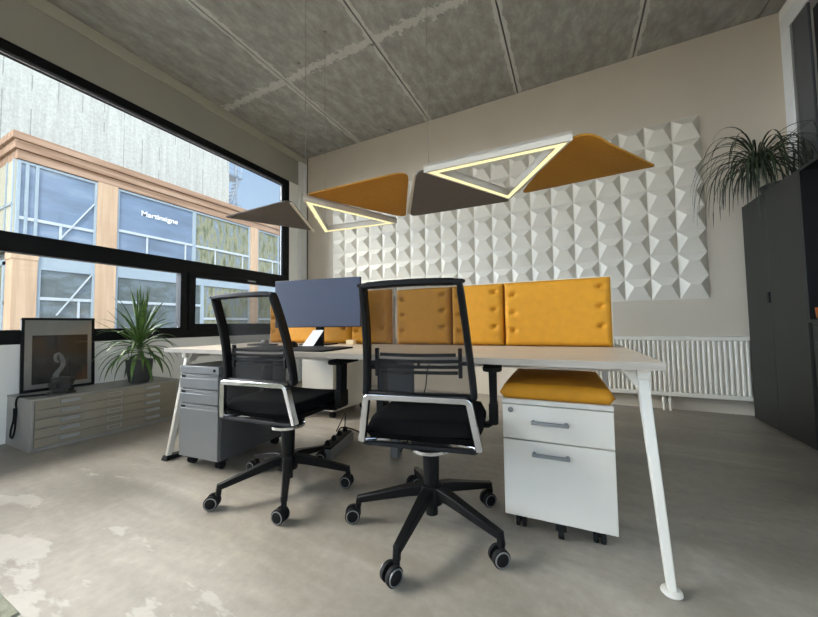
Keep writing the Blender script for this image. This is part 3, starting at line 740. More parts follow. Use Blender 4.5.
# ------------------------------------------------------------------ office chair (local: faces +Y)
def make_chair(label, base_rot):
    t = thing('office_chair', label, 'chair', (0, 0, 0), 0)
    # five star legs
    for k in range(5):
        a = base_rot+2*PI*k/5
        ca, sa = math.cos(a), math.sin(a)
        def P(r, z): return (r*ca, r*sa, z)
        b = MB()
        b.bar([P(.03, .158), P(.10, .15), P(.20, .127), P(.332, .097)], .040, .038, scales=[1.12, 1.1, .92, .72])
        b.bar([P(.324, .112), P(.331, .06)], .024, .024)
        leg = b.build('leg', M['black'], t, bevel=.004)
        # twin wheel caster trailing outwards
        wa = math.radians(215+[0, 14, -12, 20, -6][k])
        c = Vector(P(.338, .033)); c += Vector((math.cos(wa), math.sin(wa), 0))*.018
        mx = Matrix.Rotation(wa+PI/2, 4, 'Z') @ Matrix.Rotation(PI/2, 4, 'Y')
        ax = mx.to_3x3() @ Vector((0, 0, 1))
        b = MB()
        for s in (-1, 1):
            b.lathe([(.020, -.010), (.033, -.008), (.033, .006), (.026, .010)] if s > 0 else [(.026, -.010), (.033, -.006), (.033, .008), (.020, .010)], 22, c+ax*s*.017, mx)
        b.lathe([(.010, -.0285), (.010, .0285)], 10, c, mx)
        b.lathe([(.012, 0), (.012, .034)], 10, Vector(P(.331, .03)))
        b.build('caster', M['blackrub'], leg)
        for s in (-1, 1):
            b = MB()
            q = c+ax*s*.0275
            prof = [(.024, -.0012), (.0285, -.0012), (.0285, .0012), (.024, .0012), (.024, -.0012)]
            b.lathe(prof, 22, q, mx, cap=False)
            b.build('caster_rim', M['rim'], leg)
    b = MB(); b.lathe([(.026, .055), (.026, .10), (.050, .105), (.054, .15), (.046, .18), (.030, .185)], 22)
    b.build('hub', M['black'], t)
    b = MB(); b.lathe([(.033, .18), (.037, .34)], 20); b.lathe([(.0335, .20), (.0335, .21)], 20)
    b.build('gas_column', M['black'], t)
    b = MB(); b.lathe([(.05, .325), (.078, .337), (.088, .36), (.088, .40), (.07, .425)], 26)
    b.box(-.10, .10, -.12, .14, .40, .428)
    b.build('mechanism', M['black'], t, bevel=.003)
    b = MB(); b.lathe([(.079, .329), (.090, .331), (.092, .346), (.088, .348), (.079, .329)], 28, cap=False)
    lab(b.build('mechanism_ring', M['chrome'], t), 'chrome ring')
    # seat cushion
    b = MB(); nx, ny = 22, 24; W, y0, y1 = .47, -.215, .255
    V = {}
    for s in (0, 1):
        for j in range(ny+1):
            for i in range(nx+1):
                u = 2*i/nx-1; v = j/ny
                y = y0+(y1-y0)*v
                # superellipse outline
                ww = W/2*(1-.10*(2*v-1)**4)
                x = u*ww
                e = min((1-abs(u))*ww, (y-y0), (y1-y))
                k = math.sqrt(max(0, 1-(1-min(1, e/.035))**2))
                zc = .455-.03*max(0, v-.75)**2*16*.5
                z = zc+(.045*k+.008*abs(u)**2 if s else -.032*k)
                V[s, i, j] = b.bm.verts.new((x, y, z))
    for s in (0, 1):
        for j in range(ny):
            for i in range(nx): b.bm.faces.new([V[s, i, j], V[s, i+1, j], V[s, i+1, j+1], V[s, i, j+1]])
    bmesh.ops.remove_doubles(b.bm, verts=b.bm.verts, dist=1e-5)
    b.build('seat', M['seatfab'], t, smooth=60)
    # chrome back bracket: an inverted U flaring to its feet behind the seat
    def bow(P3, w, d, name, m, l=None):
        b = MB(); n = len(P3); fr = []; ctr = Vector((0, -.22, .50))
        for i, p in enumerate(P3):
            tv = (P3[min(i+1, n-1)]-P3[max(i-1, 0)]).normalized()
            nin = tv.cross(Vector((0, 1, 0))).normalized()
            if nin.dot(ctr-p) < 0: nin = -nin
            fr.append([b.bm.verts.new(q) for q in (p+Vector((0, -d, 0)), p+nin*w+Vector((0, -d*.7, 0)), p+nin*w+Vector((0, d*.7, 0)), p+Vector((0, d, 0)))])
        for i in range(n-1):
            A, B = fr[i], fr[i+1]
            for j in range(4): b.bm.faces.new([A[j], A[(j+1) % 4], B[(j+1) % 4], B[j]])
        b.bm.faces.new(fr[0][::-1]); b.bm.faces.new(fr[-1])
        o = b.build(name, m, t, bevel=.003)
        if l: lab(o, l)
    def yy(z): return -.215-.028*(z-.42)/.19
    top = rounded_poly([(-.240, .418), (-.206, .612), (.206, .612), (.240, .418)], [0, .035, .035, 0], 6)
    bow([Vector((x, yy(z), z)) for x, z in top], .024, .017, 'back_bracket', M['chrome'], 'polished chrome bracket')
    low = rounded_poly([(-.238, .430), (-.222, .405), (.222, .405), (.238, .430)], [0, .03, .03, 0], 6)
    bow([Vector((x, -.212, z)) for x, z in low], .016, .012, 'bracket_foot', M['black'])
    for s in (-1, 1):
        b = MB(); b.bar([(s*.222, -.21, .425), (s*.16, -.15, .412), (s*.07, -.05, .405)], .03, .014)
        lab(b.build('bracket_strut', M['chrome'], t, bevel=.003), 'chrome strut')
    # backrest frame
    def yb(z): 
        u = (z-.60)/.45
        return -.205+.012*math.sin(u*PI)-.115*u**1.3
    def hw(z): return .214-.036*(z-.60)/.45
    prof_z = [.60+.42*i/16 for i in range(17)]
    b = MB()
    pts = [(-hw(z), yb(z), z) for z in prof_z]+[(x, yb(1.02)-.012*(1-(x/.18)**2)+.004, 1.022+.004*(1-(x/.18)**2)) for x in (-.155, -.1, 0, .1, .155)]+[(hw(z), yb(z), z) for z in reversed(prof_z)]
    def frame_sec(pts, wd, dp):
        n = len(pts); V3 = [Vector(p) for p in pts]; R = []
        c0 = Vector((0, -.23, .82))
        for i, p in enumerate(V3):
            tv = (V3[min(i+1, n-1)]-V3[max(i-1, 0)]).normalized()
            nin = tv.cross(Vector((0, 1, 0)))
            nin.normalize()
            if nin.dot(c0-p) < 0: nin = -nin
            yv = nin.cross(tv).normalized()
            if yv.y < 0: yv = -yv
            R.append([b.bm.verts.new(q) for q in (p-nin*wd*.5-yv*dp*.5, p+nin*wd*.5-yv*dp*.5, p+nin*wd*.5+yv*dp*.5, p-nin*wd*.5+yv*dp*.5)])
        for i in range(n-1):
            A, B = R[i], R[i+1]
            for j in range(4): b.bm.faces.new([A[j], A[(j+1) % 4], B[(j+1) % 4], B[j]])
        b.bm.faces.new(R[0][::-1]); b.bm.faces.new(R[-1])
    frame_sec(pts, .024, .042)
    # lower rail
    b.bar([(-.222, yb(.60), .606), (0, yb(.60)-.014, .606), (.222, yb(.60), .606)], .03, .022)
    # flared ends of the top rail
    for s in (-1, 1): b.bar([(s*.165, yb(1.02), 1.024), (s*.200, yb(1.02)-.010, 1.023)], .034, .018, scales=[1, .75])
    b.build('backrest_frame', M['black'], t, bevel=.006)
    # net
    b = MB(); N = 12; V = {}
    for k in range(17):
        z = prof_z[k]
        for i in range(N+1):
            u = 2*i/N-1
            V[k, i] = b.bm.verts.new((u*(hw(z)-.004), yb(z)+.010-.022*(1-u*u), z+(.004 if k == 16 else 0)))
    for k in range(16):
        for i in range(N): b.bm.faces.new([V[k, i], V[k, i+1], V[k+1, i+1], V[k+1, i]])
    lab(b.build('back_net', M['net'], t), 'see-through black net')
    # lumbar slats behind the net
    b = MB()
    for (z, dx) in ((.694, .155), (.716, .165), (.738, .165), (.762, .15)):
        b.bar([(x, yb(z)+.004+.024*(1-(x/.17)**2), z-.006*(1-(x/.17)**2)) for x in (-dx, -dx/2, 0, dx/2, dx)], .008, .013)
    for s in (-1, 1): b.box(s*.165-.007, s*.165+.007, yb(.72)+.0, yb(.72)+.016, .675, .785)
    b.box(-.005, .005, yb(.72)+.024, yb(.72)+.03, .705, .735)
    for s in (-1, 1): b.box(min(s*.165, s*.215), max(s*.165, s*.215), yb(.72)-.002, yb(.72)+.012, .722, .736)
    b.build('lumbar_support', M['black'], t, bevel=.002)
    # armrests
    for s in (-1, 1):
        b = MB()
        b.bar([(s*.13, .10, .418), (s*.24, .115, .418), (s*.268, .12, .435)], .06, .016)
        b.hexa([(s*.268-.014, .08, .425), (s*.268+.014, .08, .425), (s*.268+.014, .15, .425), (s*.268-.014, .15, .425),
                (s*.268-.018, .085, .665), (s*.268+.018, .085, .665), (s*.268+.018, .15, .665), (s*.268-.018, .15, .665)])
        b.box(s*.268-.02, s*.268+.02, .075, .155, .43, .52)
        a_ = b.build('armrest', M['black'], t, bevel=.005)
        b = MB()
        b.prism(rounded_poly([(s*.268-.042, .03), (s*.268+.042, .03), (s*.268+.038, .26), (s*.268-.038, .26)], [.03]*4, 5), .665, .690)
        b.build('arm_pad', M['blackrub'], a_, bevel=.008)
    return t
CH2 = (-.575, 1.36, math.radians(10)); CH1 = (-1.415, 1.345, math.radians(5))
ch = make_chair('black mesh-backed swivel chair in front of the desk seam, nearest the white pedestal', math.radians(54.7)-CH2[2])
ch['group'] = 'office chairs at the bench desk'
ch.location = (CH2[0], CH2[1], 0); ch.rotation_euler = (0, 0, CH2[2])
c1 = copy_tree(ch)
c1['label'] = 'black mesh-backed swivel chair in front of the monitor, beside the gray pedestal'
c1.location = (CH1[0], CH1[1], 0); c1.rotation_euler = (0, 0, CH1[2])
# turn the five star base of the copy: rotate its base parts about the swivel axis
da = math.radians(25.5)-CH1[2]-(math.radians(54.7)-CH2[2])
for k in c1.children:
    if k.name.startswith('leg'): k.rotation_euler = (0, 0, da)

# ------------------------------------------------------------------ plan chest
CX1, CY0, CY1, CZ = -3.478, .928, 1.915, .374
t = thing('plan_chest', 'low gray steel plan chest of five wide drawers under the window', 'drawer chest', (CX1, CY0, 0))
CD = CX1-XL-.004
b = MB()
b.box(-CD, -.0125, 0, CY1-CY0, 0, CZ-.0125); b.box(-.012, 0, 0, .018, 0, CZ-.0125); b.box(-.012, 0, CY1-CY0-.018, CY1-CY0, 0, CZ-.0125); b.box(-.012, -.001, .0185, CY1-CY0-.0185, 0, .02)
b.build('carcass', M['chest'], t, bevel=.002)
b = MB(); b.box(-CD, .004, -.003, CY1-CY0+.003, CZ-.012, CZ); b.build('top', M['chest'], t, bevel=.002)
nh = 5; zz = [.024+(CZ-.012-.024)*i/nh for i in range(nh+1)]
LW = CY1-CY0
for i in range(nh):
    b = MB(); b.box(-.011, .002, .021, LW-.021, zz[i]+.002, zz[i+1]-.002)
    d = b.build('drawer', M['chestfront'], t, bevel=.0015)
    zc = (zz[i]+zz[i+1])/2
    for f in (.21, .77):
        b = MB(); y = LW*f
        b.bar([(.002, y-.055, zc+.01), (.012, y-.055, zc+.004), (.012, y+.055, zc+.004), (.002, y+.055, zc+.01)], .004, .014)
        b.box(.002, .004, y-.06, y+.06, zc+.012, zc+.018)
        lab(b.build('handle', M['steelgray'], d), 'silver drawer handle')
    b = MB(); y = LW*.49
    for s in (-1, 1):
        b.box(.002, .004, y+s*.045-.002, y+s*.045+.002, zc-.014, zc+.016)
        b.box(.002, .004, y-.045, y+.045, zc+s*.014-.001, zc+s*.014+.002)
    lab(b.build('label_holder', M['steelgray'], d), 'thin silver label frame')

# ------------------------------------------------------------------ framed picture on the chest
FY0, FY1, FH = .978, 1.425, .60
t = thing('framed_picture', 'black framed dark photograph leaning on the window frame, on the gray plan chest', 'picture', (XL+.045, (FY0+FY1)/2, CZ))
t.rotation_euler = (0, math.radians(-3), 0)
hw_ = (FY1-FY0)/2; fwid = .018
b = MB()
b.box(0, .022, -hw_, hw_, 0, fwid*1.2); b.box(0, .022, -hw_, hw_, FH-fwid, FH); b.box(0, .022, -hw_, -hw_+fwid, fwid*1.2, FH-fwid); b.box(0, .022, hw_-fwid, hw_, fwid*1.2, FH-fwid)
b.box(0, .006, -hw_+.002, hw_-.002, .002, FH-.002)
b.build('frame', M['black'], t, bevel=.002)
b = MB(); b.box(.006, .010, -hw_+fwid, hw_-fwid, fwid*1.2, FH-fwid); lab(b.build('mount', M['matboard'], t, smooth=0), 'gray mount')
b = MB(); b.box(.010, .012, -hw_+.062, hw_-.045, .058, FH-.145); lab(b.build('photo_print', M['print'], t, smooth=0), 'dark brown print')
b = MB(); b.box(.017, .019, -hw_+fwid, hw_-fwid, fwid*1.2, FH-fwid); b.build('glass', M['picglass'], t, smooth=0)

# sculpture on the chest
sx_, sy_ = -3.615, 1.125
t = thing('table_sculpture', 'dark stacked-stone sculpture with a smoky curled figure, in front of the framed picture', 'sculpture', (sx_, sy_, CZ))
b = MB(); rs = random.Random(3)
z = 0
for k in range(6):
    n = 4
    for q in range(n):
        a = q*2*PI/n+rs.random()*.8; r = .035*(1-.06*k)
        cx, cy = r*math.cos(a), r*math.sin(a); w = .03+.012*rs.random(); h = .021+.004*rs.random()
        mx = Matrix.Translation((cx, cy, z)) @ Matrix.Rotation(rs.random()*PI, 4, 'Z')
        b.box(-w, w, -w*.8, w*.8, 0, h, mx)
    z += .021
b.lathe([(.085, 0), (.082, .014), (.06, .02)], 18)
b.build('stone_base', M['stone'], t, bevel=.003)
b = MB()
p = [(0, -.02, .12), (0, -.035, .15), (0, -.01, .19), (0, .005, .23), (0, .0, .27), (0, -.02, .31), (0, -.04, .30), (0, -.038, .265), (0, -.02, .245)]
def smooth_curve(P, n=6):
    P = [Vector(q) for q in P]; out = []
    for i in range(len(P)-1):
        a = P[max(i-1, 0)]; b_ = P[i]; c = P[i+1]; d = P[min(i+2, len(P)-1)]
        for k in range(n):
            u = k/n
            out.append(.5*((2*b_)+(-a+c)*u+(2*a-5*b_+4*c-d)*u*u+(-a+3*b_-3*c+d)*u**3))
    out.append(P[-1]); return out
cv = smooth_curve(p)
b.tube(cv, .012, 10, up=(1, 0, 0), scales=[1.6-1.0*i/(len(cv)-1) for i in range(len(cv))])
lab(b.build('curled_figure', M['smoke'], t), 'smoky gray curled glass figure')
b = MB(); b.tube([(.01, .04, .11), (.01, .04, .27)], .0025, 8); b.build('rod', M['black'], t)
# strap/cord trailing over the chest's near end
pts = smooth_curve([(-3.63, 1.055, CZ+.006), (-3.65, 1.0, CZ+.007), (-3.68, .95, CZ+.008), (-3.70, .922, CZ+.006), (-3.705, .913, CZ-.03), (-3.70, .915, .27), (-3.705, .914, .20), (-3.72, .913, .12), (-3.755, .913, .075), (-3.79, .913, .085), (-3.785, .913, .13), (-3.745, .913, .20), (-3.712, .907, .25), (-3.712, .907, .30)], 8)
b = MB(); b.tube(pts, .006, 8, up=(.2, .5, 1)); 
tag(b.build('black_strap', M['blackrub']), 'black looped strap hanging over the near end of the plan chest', 'strap')

# ------------------------------------------------------------------ plants
def leaf_ribbon(b, pts, w, fold=.25):
    """tapering folded blade along pts"""
    P = [Vector(p) for p in pts]; n = len(P); rows = []
    for i, p in enumerate(P):
        t_ = (P[min(i+1, n-1)]-P[max(i-1, 0)]).normalized()
        side = t_.cross(Vector((0, 0, 1)))
        if side.length < .05: side = Vector((1, 0, 0)) if abs(t_.x) < .5 else Vector((0, 1, 0))
        side.normalize(); up = side.cross(t_).normalized()
        s = i/(n-1)
        ww = w*(min(1, .45+s*2.2))*(1-max(0, (s-.35)/.65)**1.8)+.0006
        rows.append([b.bm.verts.new(p-side*ww+up*ww*fold), b.bm.verts.new(p), b.bm.verts.new(p+side*ww+up*ww*fold)])
    for A, B in zip(rows, rows[1:]):
        b.bm.faces.new([A[0], A[1], B[1], B[0]]); b.bm.faces.new([A[1], A[2], B[2], B[1]])
def arc_leaf(b, o, az, el, L, droop, w, n=10, fold=.25, fix=None):
    d = Vector((math.cos(az)*math.cos(el), math.sin(az)*math.cos(el), math.sin(el)))
    p = Vector(o); pts = [p.copy()]
    v = d.copy()
    for i in range(n):
        p = p+v*(L/n); pts.append(p.copy())
        v = (v+Vector((0, 0, -droop/n*(1+1.5*i/n)))).normalized()
    if fix: pts = [fix(q) for q in pts]
    leaf_ribbon(b, pts, w, fold)
def solid(o, th=.0012):
    m = o.modifiers.new('thickness', 'SOLIDIFY'); m.thickness = th; m.offset = 0; return o

t = thing('potted_yucca', 'spiky green yucca in a dark gray pot on the plan chest', 'potted plant', (-3.64, 1.655, CZ))
b = MB(); b.lathe([(.070, 0), (.076, .01), (.096, .12), (.103, .205), (.103, .212), (.096, .212), (.092, .19), (.0005, .185)], 32)
lab(b.build('pot', M['pot'], t, smooth=50), 'dark gray tapered pot')
b = MB(); b.lathe([(.0005, .186), (.091, .188), (.091, .192), (.0005, .196)], 24); b.build('soil', M['soil'], t)
b = MB(); b.tube([(0, 0, .185), (.004, .002, .26), (.002, 0, .36)], .018, 10, scales=[1.2, 1, .8]); b.build('stem', M['trunk'], t)
def fix_yucca(q):
    x, y, z = q
    x = max(x, XL+.05+3.64)
    z = max(z, .012+.02*abs(y))
    return Vector((x, y, z))
rl = random.Random(11)
b = MB()
for i in range(62):
    az = i*2.39996+rl.uniform(-.2, .2)
    f = i/61
    el = math.radians(-15+100*f**.8)+rl.uniform(-.1, .1)
    el = min(el, math.radians(86))
    L = .31+.10*rl.random()+(.09 if f > .75 else 0)
    dr = (1.9-1.75*f)*rl.uniform(.8, 1.2)
    arc_leaf(b, (.0+.012*math.cos(az), .012*math.sin(az), .25+.17*f), az, el, L, max(.02, dr), .0155*rl.uniform(.8, 1.15), 10, .35, fix_yucca)
# a few long thin strays reaching left and right in the window light
for (az, el, L, dr) in ((-1.75, .72, .44, .15), (-1.62, .25, .46, .15), (-1.5, .95, .42, .1), (1.5, .55, .42, 1.3), (1.35, .95, .36, .2), (1.7, 1.1, .32, .1), (-1.3, .05, .36, .5)):
    arc_leaf(b, (0, 0, .33), az, el, L, dr, .008, 12, .3, fix_yucca)
solid(b.build('foliage', M['yucca'], t, smooth=60))

# ponytail palm on the cabinet
PCX, PCY, PCZ = 1.575, 3.71, 1.886
t = thing('potted_ponytail_palm', 'ponytail palm with thin arching leaves in a black bowl on top of the black cabinet', 'potted plant', (PCX, PCY, PCZ))
b = MB(); b.lathe([(.085, 0), (.12, .03), (.135, .085), (.13, .088), (.122, .07), (.0005, .066)], 28)
lab(b.build('pot', M['niche'], t), 'black bowl')
b = MB(); b.lathe([(.0005, .06), (.12, .066), (.0005, .072)], 20); b.build('soil', M['soil'], t)
b = MB(); b.tube(smooth_curve([(-.07, .04, .05), (-.085, .05, .10), (-.10, .06, .17), (-.115, .07, .27)], 5), .03, 14, scales=[1.7]*3+[1.5]*3+[1.1]*3+[.8]*3+[.6]*4)
lab(b.build('trunk', M['trunk'], t), 'pale swollen trunk')
def fix_pony(q):
    wx, wy, wz = q.x+PCX, q.y+PCY, q.z+PCZ
    wy = min(wy, YB-.03); wx = min(wx, XR-.06)
    if wz < CT+.02 and wx > CF-.03:
        if wx < CF+.10: wx = CF-.03-.2*(CF+.10-wx)
        else: wz = CT+.02
    return Vector((wx-PCX, wy-PCY, wz-PCZ))
rl = random.Random(5)
b = MB()
for i in range(140):
    az = i*2.39996
    f = (i % 13)/12
    el = math.radians(15+65*f)+rl.uniform(-.1, .1)
    L = rl.uniform(.46, .80)
    dr = rl.uniform(3.0, 4.6)*(1.0-.2*f)
    if math.sin(az) > .6: L *= .6
    arc_leaf(b, (-.115+.014*math.cos(az), .07+.014*math.sin(az), .26+.07*rl.random()), az, el, L, dr, .0055, 16, .3, fix_pony)
for (az, el, L, dr) in ((-1.2, .55, .5, .35), (-1.0, .8, .42, .5), (-1.35, .35, .5, .9), (-1.5, .2, .5, 1.0), (-.9, .4, .36, .8)):
    arc_leaf(b, (-.11, .06, .27), az, el, L, dr, .0045, 14, .3, fix_pony)
solid(b.build('foliage', M['pony'], t, smooth=60), .001)

# ------------------------------------------------------------------ black cabinets on the right wall
CF = 1.40; CT = 1.884
t = thing('tall_cabinet', 'tall anthracite two-door cabinet at the end of the radiator, plant on top', 'cabinet', (CF, 3.94, 0))
w_ = 3.94-3.123
b = MB(); b.box(.02, XR-CF-.004, -w_, 0, .055, CT); b.box(.05, XR-CF-.004, -w_, 0, 0, .055)
b.build('body', M['cabinet'], t, bevel=.002)
for (y0, y1) in ((-.388, -.001), (-w_+.001, -.392)):
    b = MB(); b.box(0, .02, y0, y1, .02, CT-.002)
    d = b.build('door', M['cabinet'], t, bevel=.002)
    if y0 == -.388:
        b = MB(); b.box(-.012, .001, -.385, -.355, 1.005, 1.09)
        lab(b.build('handle', M['black'], d, bevel=.003), 'small black pull')
b = MB(); b.box(.012, .0205, -.392, -.388, .02, 1.0); b.build('door_gap', M['black'], t)
# niche unit next to it
t = thing('coffee_cabinet', 'black cabinet with an open coffee niche at the right edge of the photo', 'cabinet', (CF, 3.121, 0))
w_ = 1.1; dp = XR-CF-.004
b = MB()
b.box(.0, dp, -.018, 0, .87, CT); b.box(0, dp, -w_, -w_+.018, .87, CT); b.box(dp-.02, dp, -w_, 0, .87, CT); b.box(0, dp, -w_, 0, CT-.018, CT)
b.build('niche', M['niche'], t, bevel=.001)
b = MB(); b.box(.02, dp, -w_, 0, .0, .85); b.box(-.004, dp, -w_, 0, .85, .87)
b.build('base_unit', M['cabinet'], t, bevel=.002)
for (z0, z1) in ((.02, .44), (.445, .72), (.725, .846)):
    b = MB(); b.box(0, .02, -.6, -.04, z0, z1)
    b.box(-.003, 0, -.59, -.05, z1-.028, z1-.02)
    b.build('drawer', M['cabinet'], t, bevel=.002)
t = thing('coffee_machine', 'black coffee machine standing in the niche, its chrome spout showing', 'coffee machine', (1.58, 2.93, .872))
b = MB(); b.box(-.12, .14, -.13, .11, 0, .03); b.box(.02, .14, -.13, .11, .03, .30); b.box(-.12, .14, -.13, .11, .25, .36)
b.build('body', M['black'], t, bevel=.01)
b = MB(); b.lathe([(.012, .20), (.02, .22), (.02, .25)], 14, (-.07, 0, 0)); b.box(-.125, -.12, -.03, .03, .30, .32)
lab(b.build('spout', M['chrome'], t), 'chrome spout')
b = MB(); b.lathe([(.026, 0), (.034, .012), (.038, .075), (.035, .075), (.031, .014), (.0005, .01)], 20)
tag(b.build('copper_cup', M['copper'], loc=(1.44, 3.045, .872)), 'small copper cup on the counter of the niche cabinet', 'cup')

# ------------------------------------------------------------------ pendant lamp
ZL = 1.75
t = thing('pendant_lamp', 'long pendant lamp of mustard and gray felt triangles with two glowing triangular frames', 'lamp', (-1.0, 2.03, 1.80))
def W2L(p, z=0): return (p[0]+1.0, p[1]-2.03)
def off(poly, d):
    """inset triangle by d"""
    n = len(poly); out = []
    A = sum(poly[i][0]*poly[(i+1) % n][1]-poly[(i+1) % n][0]*poly[i][1] for i in range(n))
    sg = 1 if A > 0 else -1
    for i in range(n):
        p0, p1, p2 = Vector(poly[i-1]), Vector(poly[i]), Vector(poly[(i+1) % n])
        e1 = (p1-p0).normalized(); e2 = (p2-p1).normalized()
        n1 = Vector((-e1.y, e1.x))*sg; n2 = Vector((-e2.y, e2.x))*sg
        bis = (n1+n2).normalized(); out.append(tuple(p1+bis*(d/max(.2, bis.dot(n1)))))
    return out
def ring(b, po, pi, z0, z1):
    n = len(po)
    A = [[b.bm.verts.new((x, y, z)) for x, y in P] for P, z in ((po, z0), (po, z1), (pi, z1), (pi, z0))]
    for i in range(n):
        j = (i+1) % n
        for k in range(4):
            b.bm.faces.new([A[k][i], A[k][j], A[(k+1) % 4][j], A[(k+1) % 4][i]])
leds = [[(-1.65, 1.743), (-1.359, 2.442), (-2.021, 2.368)], [(-.698, 1.728), (-.006, 1.751), (-.367, 2.329)]]
zc = 1.80
for tri in leds:
    L_ = [W2L(p) for p in tri]
    outer = off(L_, -.022); inner = off(L_, .023)
    b = MB(); ring(b, outer, off(L_, -.010), ZL-zc-.001, ZL+.045-zc); ring(b, off(L_, .019), inner, ZL-zc-.001, ZL+.045-zc); ring(b, outer, inner, ZL+.030-zc, ZL+.046-zc)
    f = b.build('lamp_frame', M['lampframe'], t, smooth=0)
    b = MB(); ring(b, off(L_, -.010), off(L_, .019), ZL-.001-zc, ZL+.012-zc)
    lab(b.build('led_strip', M['led'], f, smooth=0), 'glowing warm light strip')
def felt(P, rad, z, mat_, label, warp=None, th=.014):
    out = rounded_poly([W2L(p) for p in P], rad, 8)
    c = Vector((sum(p[0] for p in out)/len(out), sum(p[1] for p in out)/len(out)))
    b = MB(); R = 7; n = len(out); rows = {}
    for s in (0, 1):
        for k in range(R+1):
            for i in range(n):
                q = c+(Vector(out[i])-c)*(k/R if k else 0)
                e = 1 if k < R else (.55 if True else 1)
                zz_ = z-zc+(th/2*e if s else -th/2*e)
                if warp: zz_ += warp(q.x-1.0, q.y+2.03)
                rows[s, k, i] = b.bm.verts.new((q.x, q.y, zz_)) if k or i == 0 else rows[s, 0, 0]
        for k in range(R):
            for i in range(n):
                j = (i+1) % n
                v = [rows[s, k, i], rows[s, k, j], rows[s, k+1, j], rows[s, k+1, i]]
                if k == 0: v = v[1:]
                b.bm.faces.new(v)
    for i in range(n):
        j = (i+1) % n
        b.bm.faces.new([rows[0, R, i], rows[0, R, j], rows[1, R, j], rows[1, R, i]])
    return lab(b.build('felt_panel', mat_, t, smooth=50), label)
felt([(-2.57, 1.745), (-1.80, 1.725), (-2.20, 2.42)], [.02, .05, .05], 1.795, M['gray_felt'], 'gray felt triangle at the window end')
felt([(-1.66, 1.72), (-.845, 1.735), (-1.255, 2.50)], [.035, .075, .05], 1.80, M['mustard_felt'], 'mustard felt triangle in the middle')
felt([(-.745, 1.64), (-.36, 2.44), (-1.165, 2.40)], [.08, .04, .05], 1.765, M['gray_felt'], 'gray felt triangle in the middle')
def wy2(x, y):
    # concave sag along the right edge
    u = (y-1.70)/.62; s = max(0, min(1, (x-.05-.32*u)/.16+.5))
    return -.050*math.sin(PI*max(0, min(1, u)))*s*.9
felt([(.065, 1.64), (.475, 2.30), (-.285, 2.36)], [.13, .04, .03], 1.775, M['mustard_felt'], 'mustard felt triangle at the radiator end', wy2, .02)
for (x, y) in ((-1.664, 1.735), (-.712, 1.725), (-2.035, 2.375)):
    b = MB(); p = W2L((x, y)); b.tube([(p[0], p[1], ZL+.045-zc), (p[0], p[1], H-zc)], .0018, 6); b.lathe([(.02, H-.012-zc), (.02, H-.0005-zc)], 12, (p[0], p[1], 0))
    lab(b.build('suspension_cable', M['cable'], t), 'thin steel cable')
# short connector rod between the middle felts
b = MB(); p0 = W2L((-.80, 1.77)); p1 = W2L((-1.17, 2.36)); b.bar([(p0[0]-.01, p0[1], 1.785-zc), (p1[0]+.01, p1[1], 1.775-zc)], .03, .012); b.build('joint_rail', M['lampframe'], t)
p_ = [((-1.83, 1.76), (-2.19, 2.39)), ((.02, 1.77), (-.31, 2.34))]
for a_, c_ in p_:
    b = MB(); a2, c2 = W2L(a_), W2L(c_); b.bar([(a2[0], a2[1], 1.785-zc), (c2[0], c2[1], 1.782-zc)], .02, .012); b.build('joint_rail', M['lampframe'], t)

# ------------------------------------------------------------------ things on the desk
ml, mr = Vector((-1.975, 1.745)), Vector((-1.30, 1.875))
ang = math.atan2(mr.y-ml.y, mr.x-ml.x); mw = (mr-ml).length
mc = (ml+mr)/2
t = thing('monitor', 'wide monitor with a blank blue-gray screen on the window end of the desk', 'monitor', (mc.x, mc.y, TOPZ), ang)
b = MB(); b.box(-mw/2, mw/2, .003, .022, .125, .472); b.box(-mw/4, mw/4, .022, .045, .18, .42); b.build('body', M['monitorbody'], t, bevel=.003)
b = MB(); b.box(-mw/2+.004, mw/2-.004, 0, .004, .131, .468); lab(b.build('screen', M['monitor'], t, smooth=0), 'blank blue-gray display')
b = MB(); b.box(-.03, .03, .045, .065, .008, .30); b.prism(rounded_poly([(-.12, -.05), (.12, -.05), (.12, .12), (-.12, .12)], [.03]*4, 5), 0, .008); b.build('stand', M['black'], t, bevel=.002)

b = MB()
q = [(-.33, -.14), (.33, -.14), (.33, .16), (-.33, .16)]
b.prism(rounded_poly(q, [.012]*4, 4), 0, .009)
dm = desk_world(-1.76, .165, TOPZ)
tag(b.build('desk_pad', M['blackrub'], loc=dm, rz=math.radians(4), bevel=.002), 'black desk pad on the desk edge in front of the monitor', 'desk pad')
t = thing('desk_calendar', 'white card calendar tilted on a black stand under the monitor', 'calendar', (-1.50, 1.62, TOPZ), math.radians(18))
b = MB(); b.hexa([(-.055, -.035, .004), (.02, -.035, .004), (.02, -.030, .004), (-.055, -.030, .004), (-.005, .035, .108), (.065, .035, .108), (.065, .04, .108), (-.005, .04, .108)])
b.build('card', M['paper'], t)
b = MB(); b.hexa([(-.03, .05, 0), (.06, .05, 0), (.06, .055, 0), (-.03, .055, 0), (.0, .036, .07), (.05, .036, .07), (.05, .04, .07), (.0, .04, .07)]); b.box(-.055, .06, -.035, .055, 0, .004)
lab(b.build('stand', M['black'], t), 'black stand')
b = MB(); prof = [(.0005, .034), (.012, .033), (.022, .027), (.030, .015), (.032, 0)]
b.lathe(prof[::-1], 18, (0, 0, 0), Matrix.Scale(1.55, 4, (0, 1, 0)))
tag(b.build('mouse', M['black'], loc=(-1.55, 1.50, TOPZ+.009), rz=.2, smooth=50), 'black computer mouse on the desk pad', 'mouse')
b = MB(); b.box(-.03, .03, -.02, .02, 0, .032)
tag(b.build('note_block', M['creambox'], loc=(-1.42, 1.93, TOPZ), rz=.1, bevel=.002), 'cream note block right of the monitor against the mustard screen', 'note block')
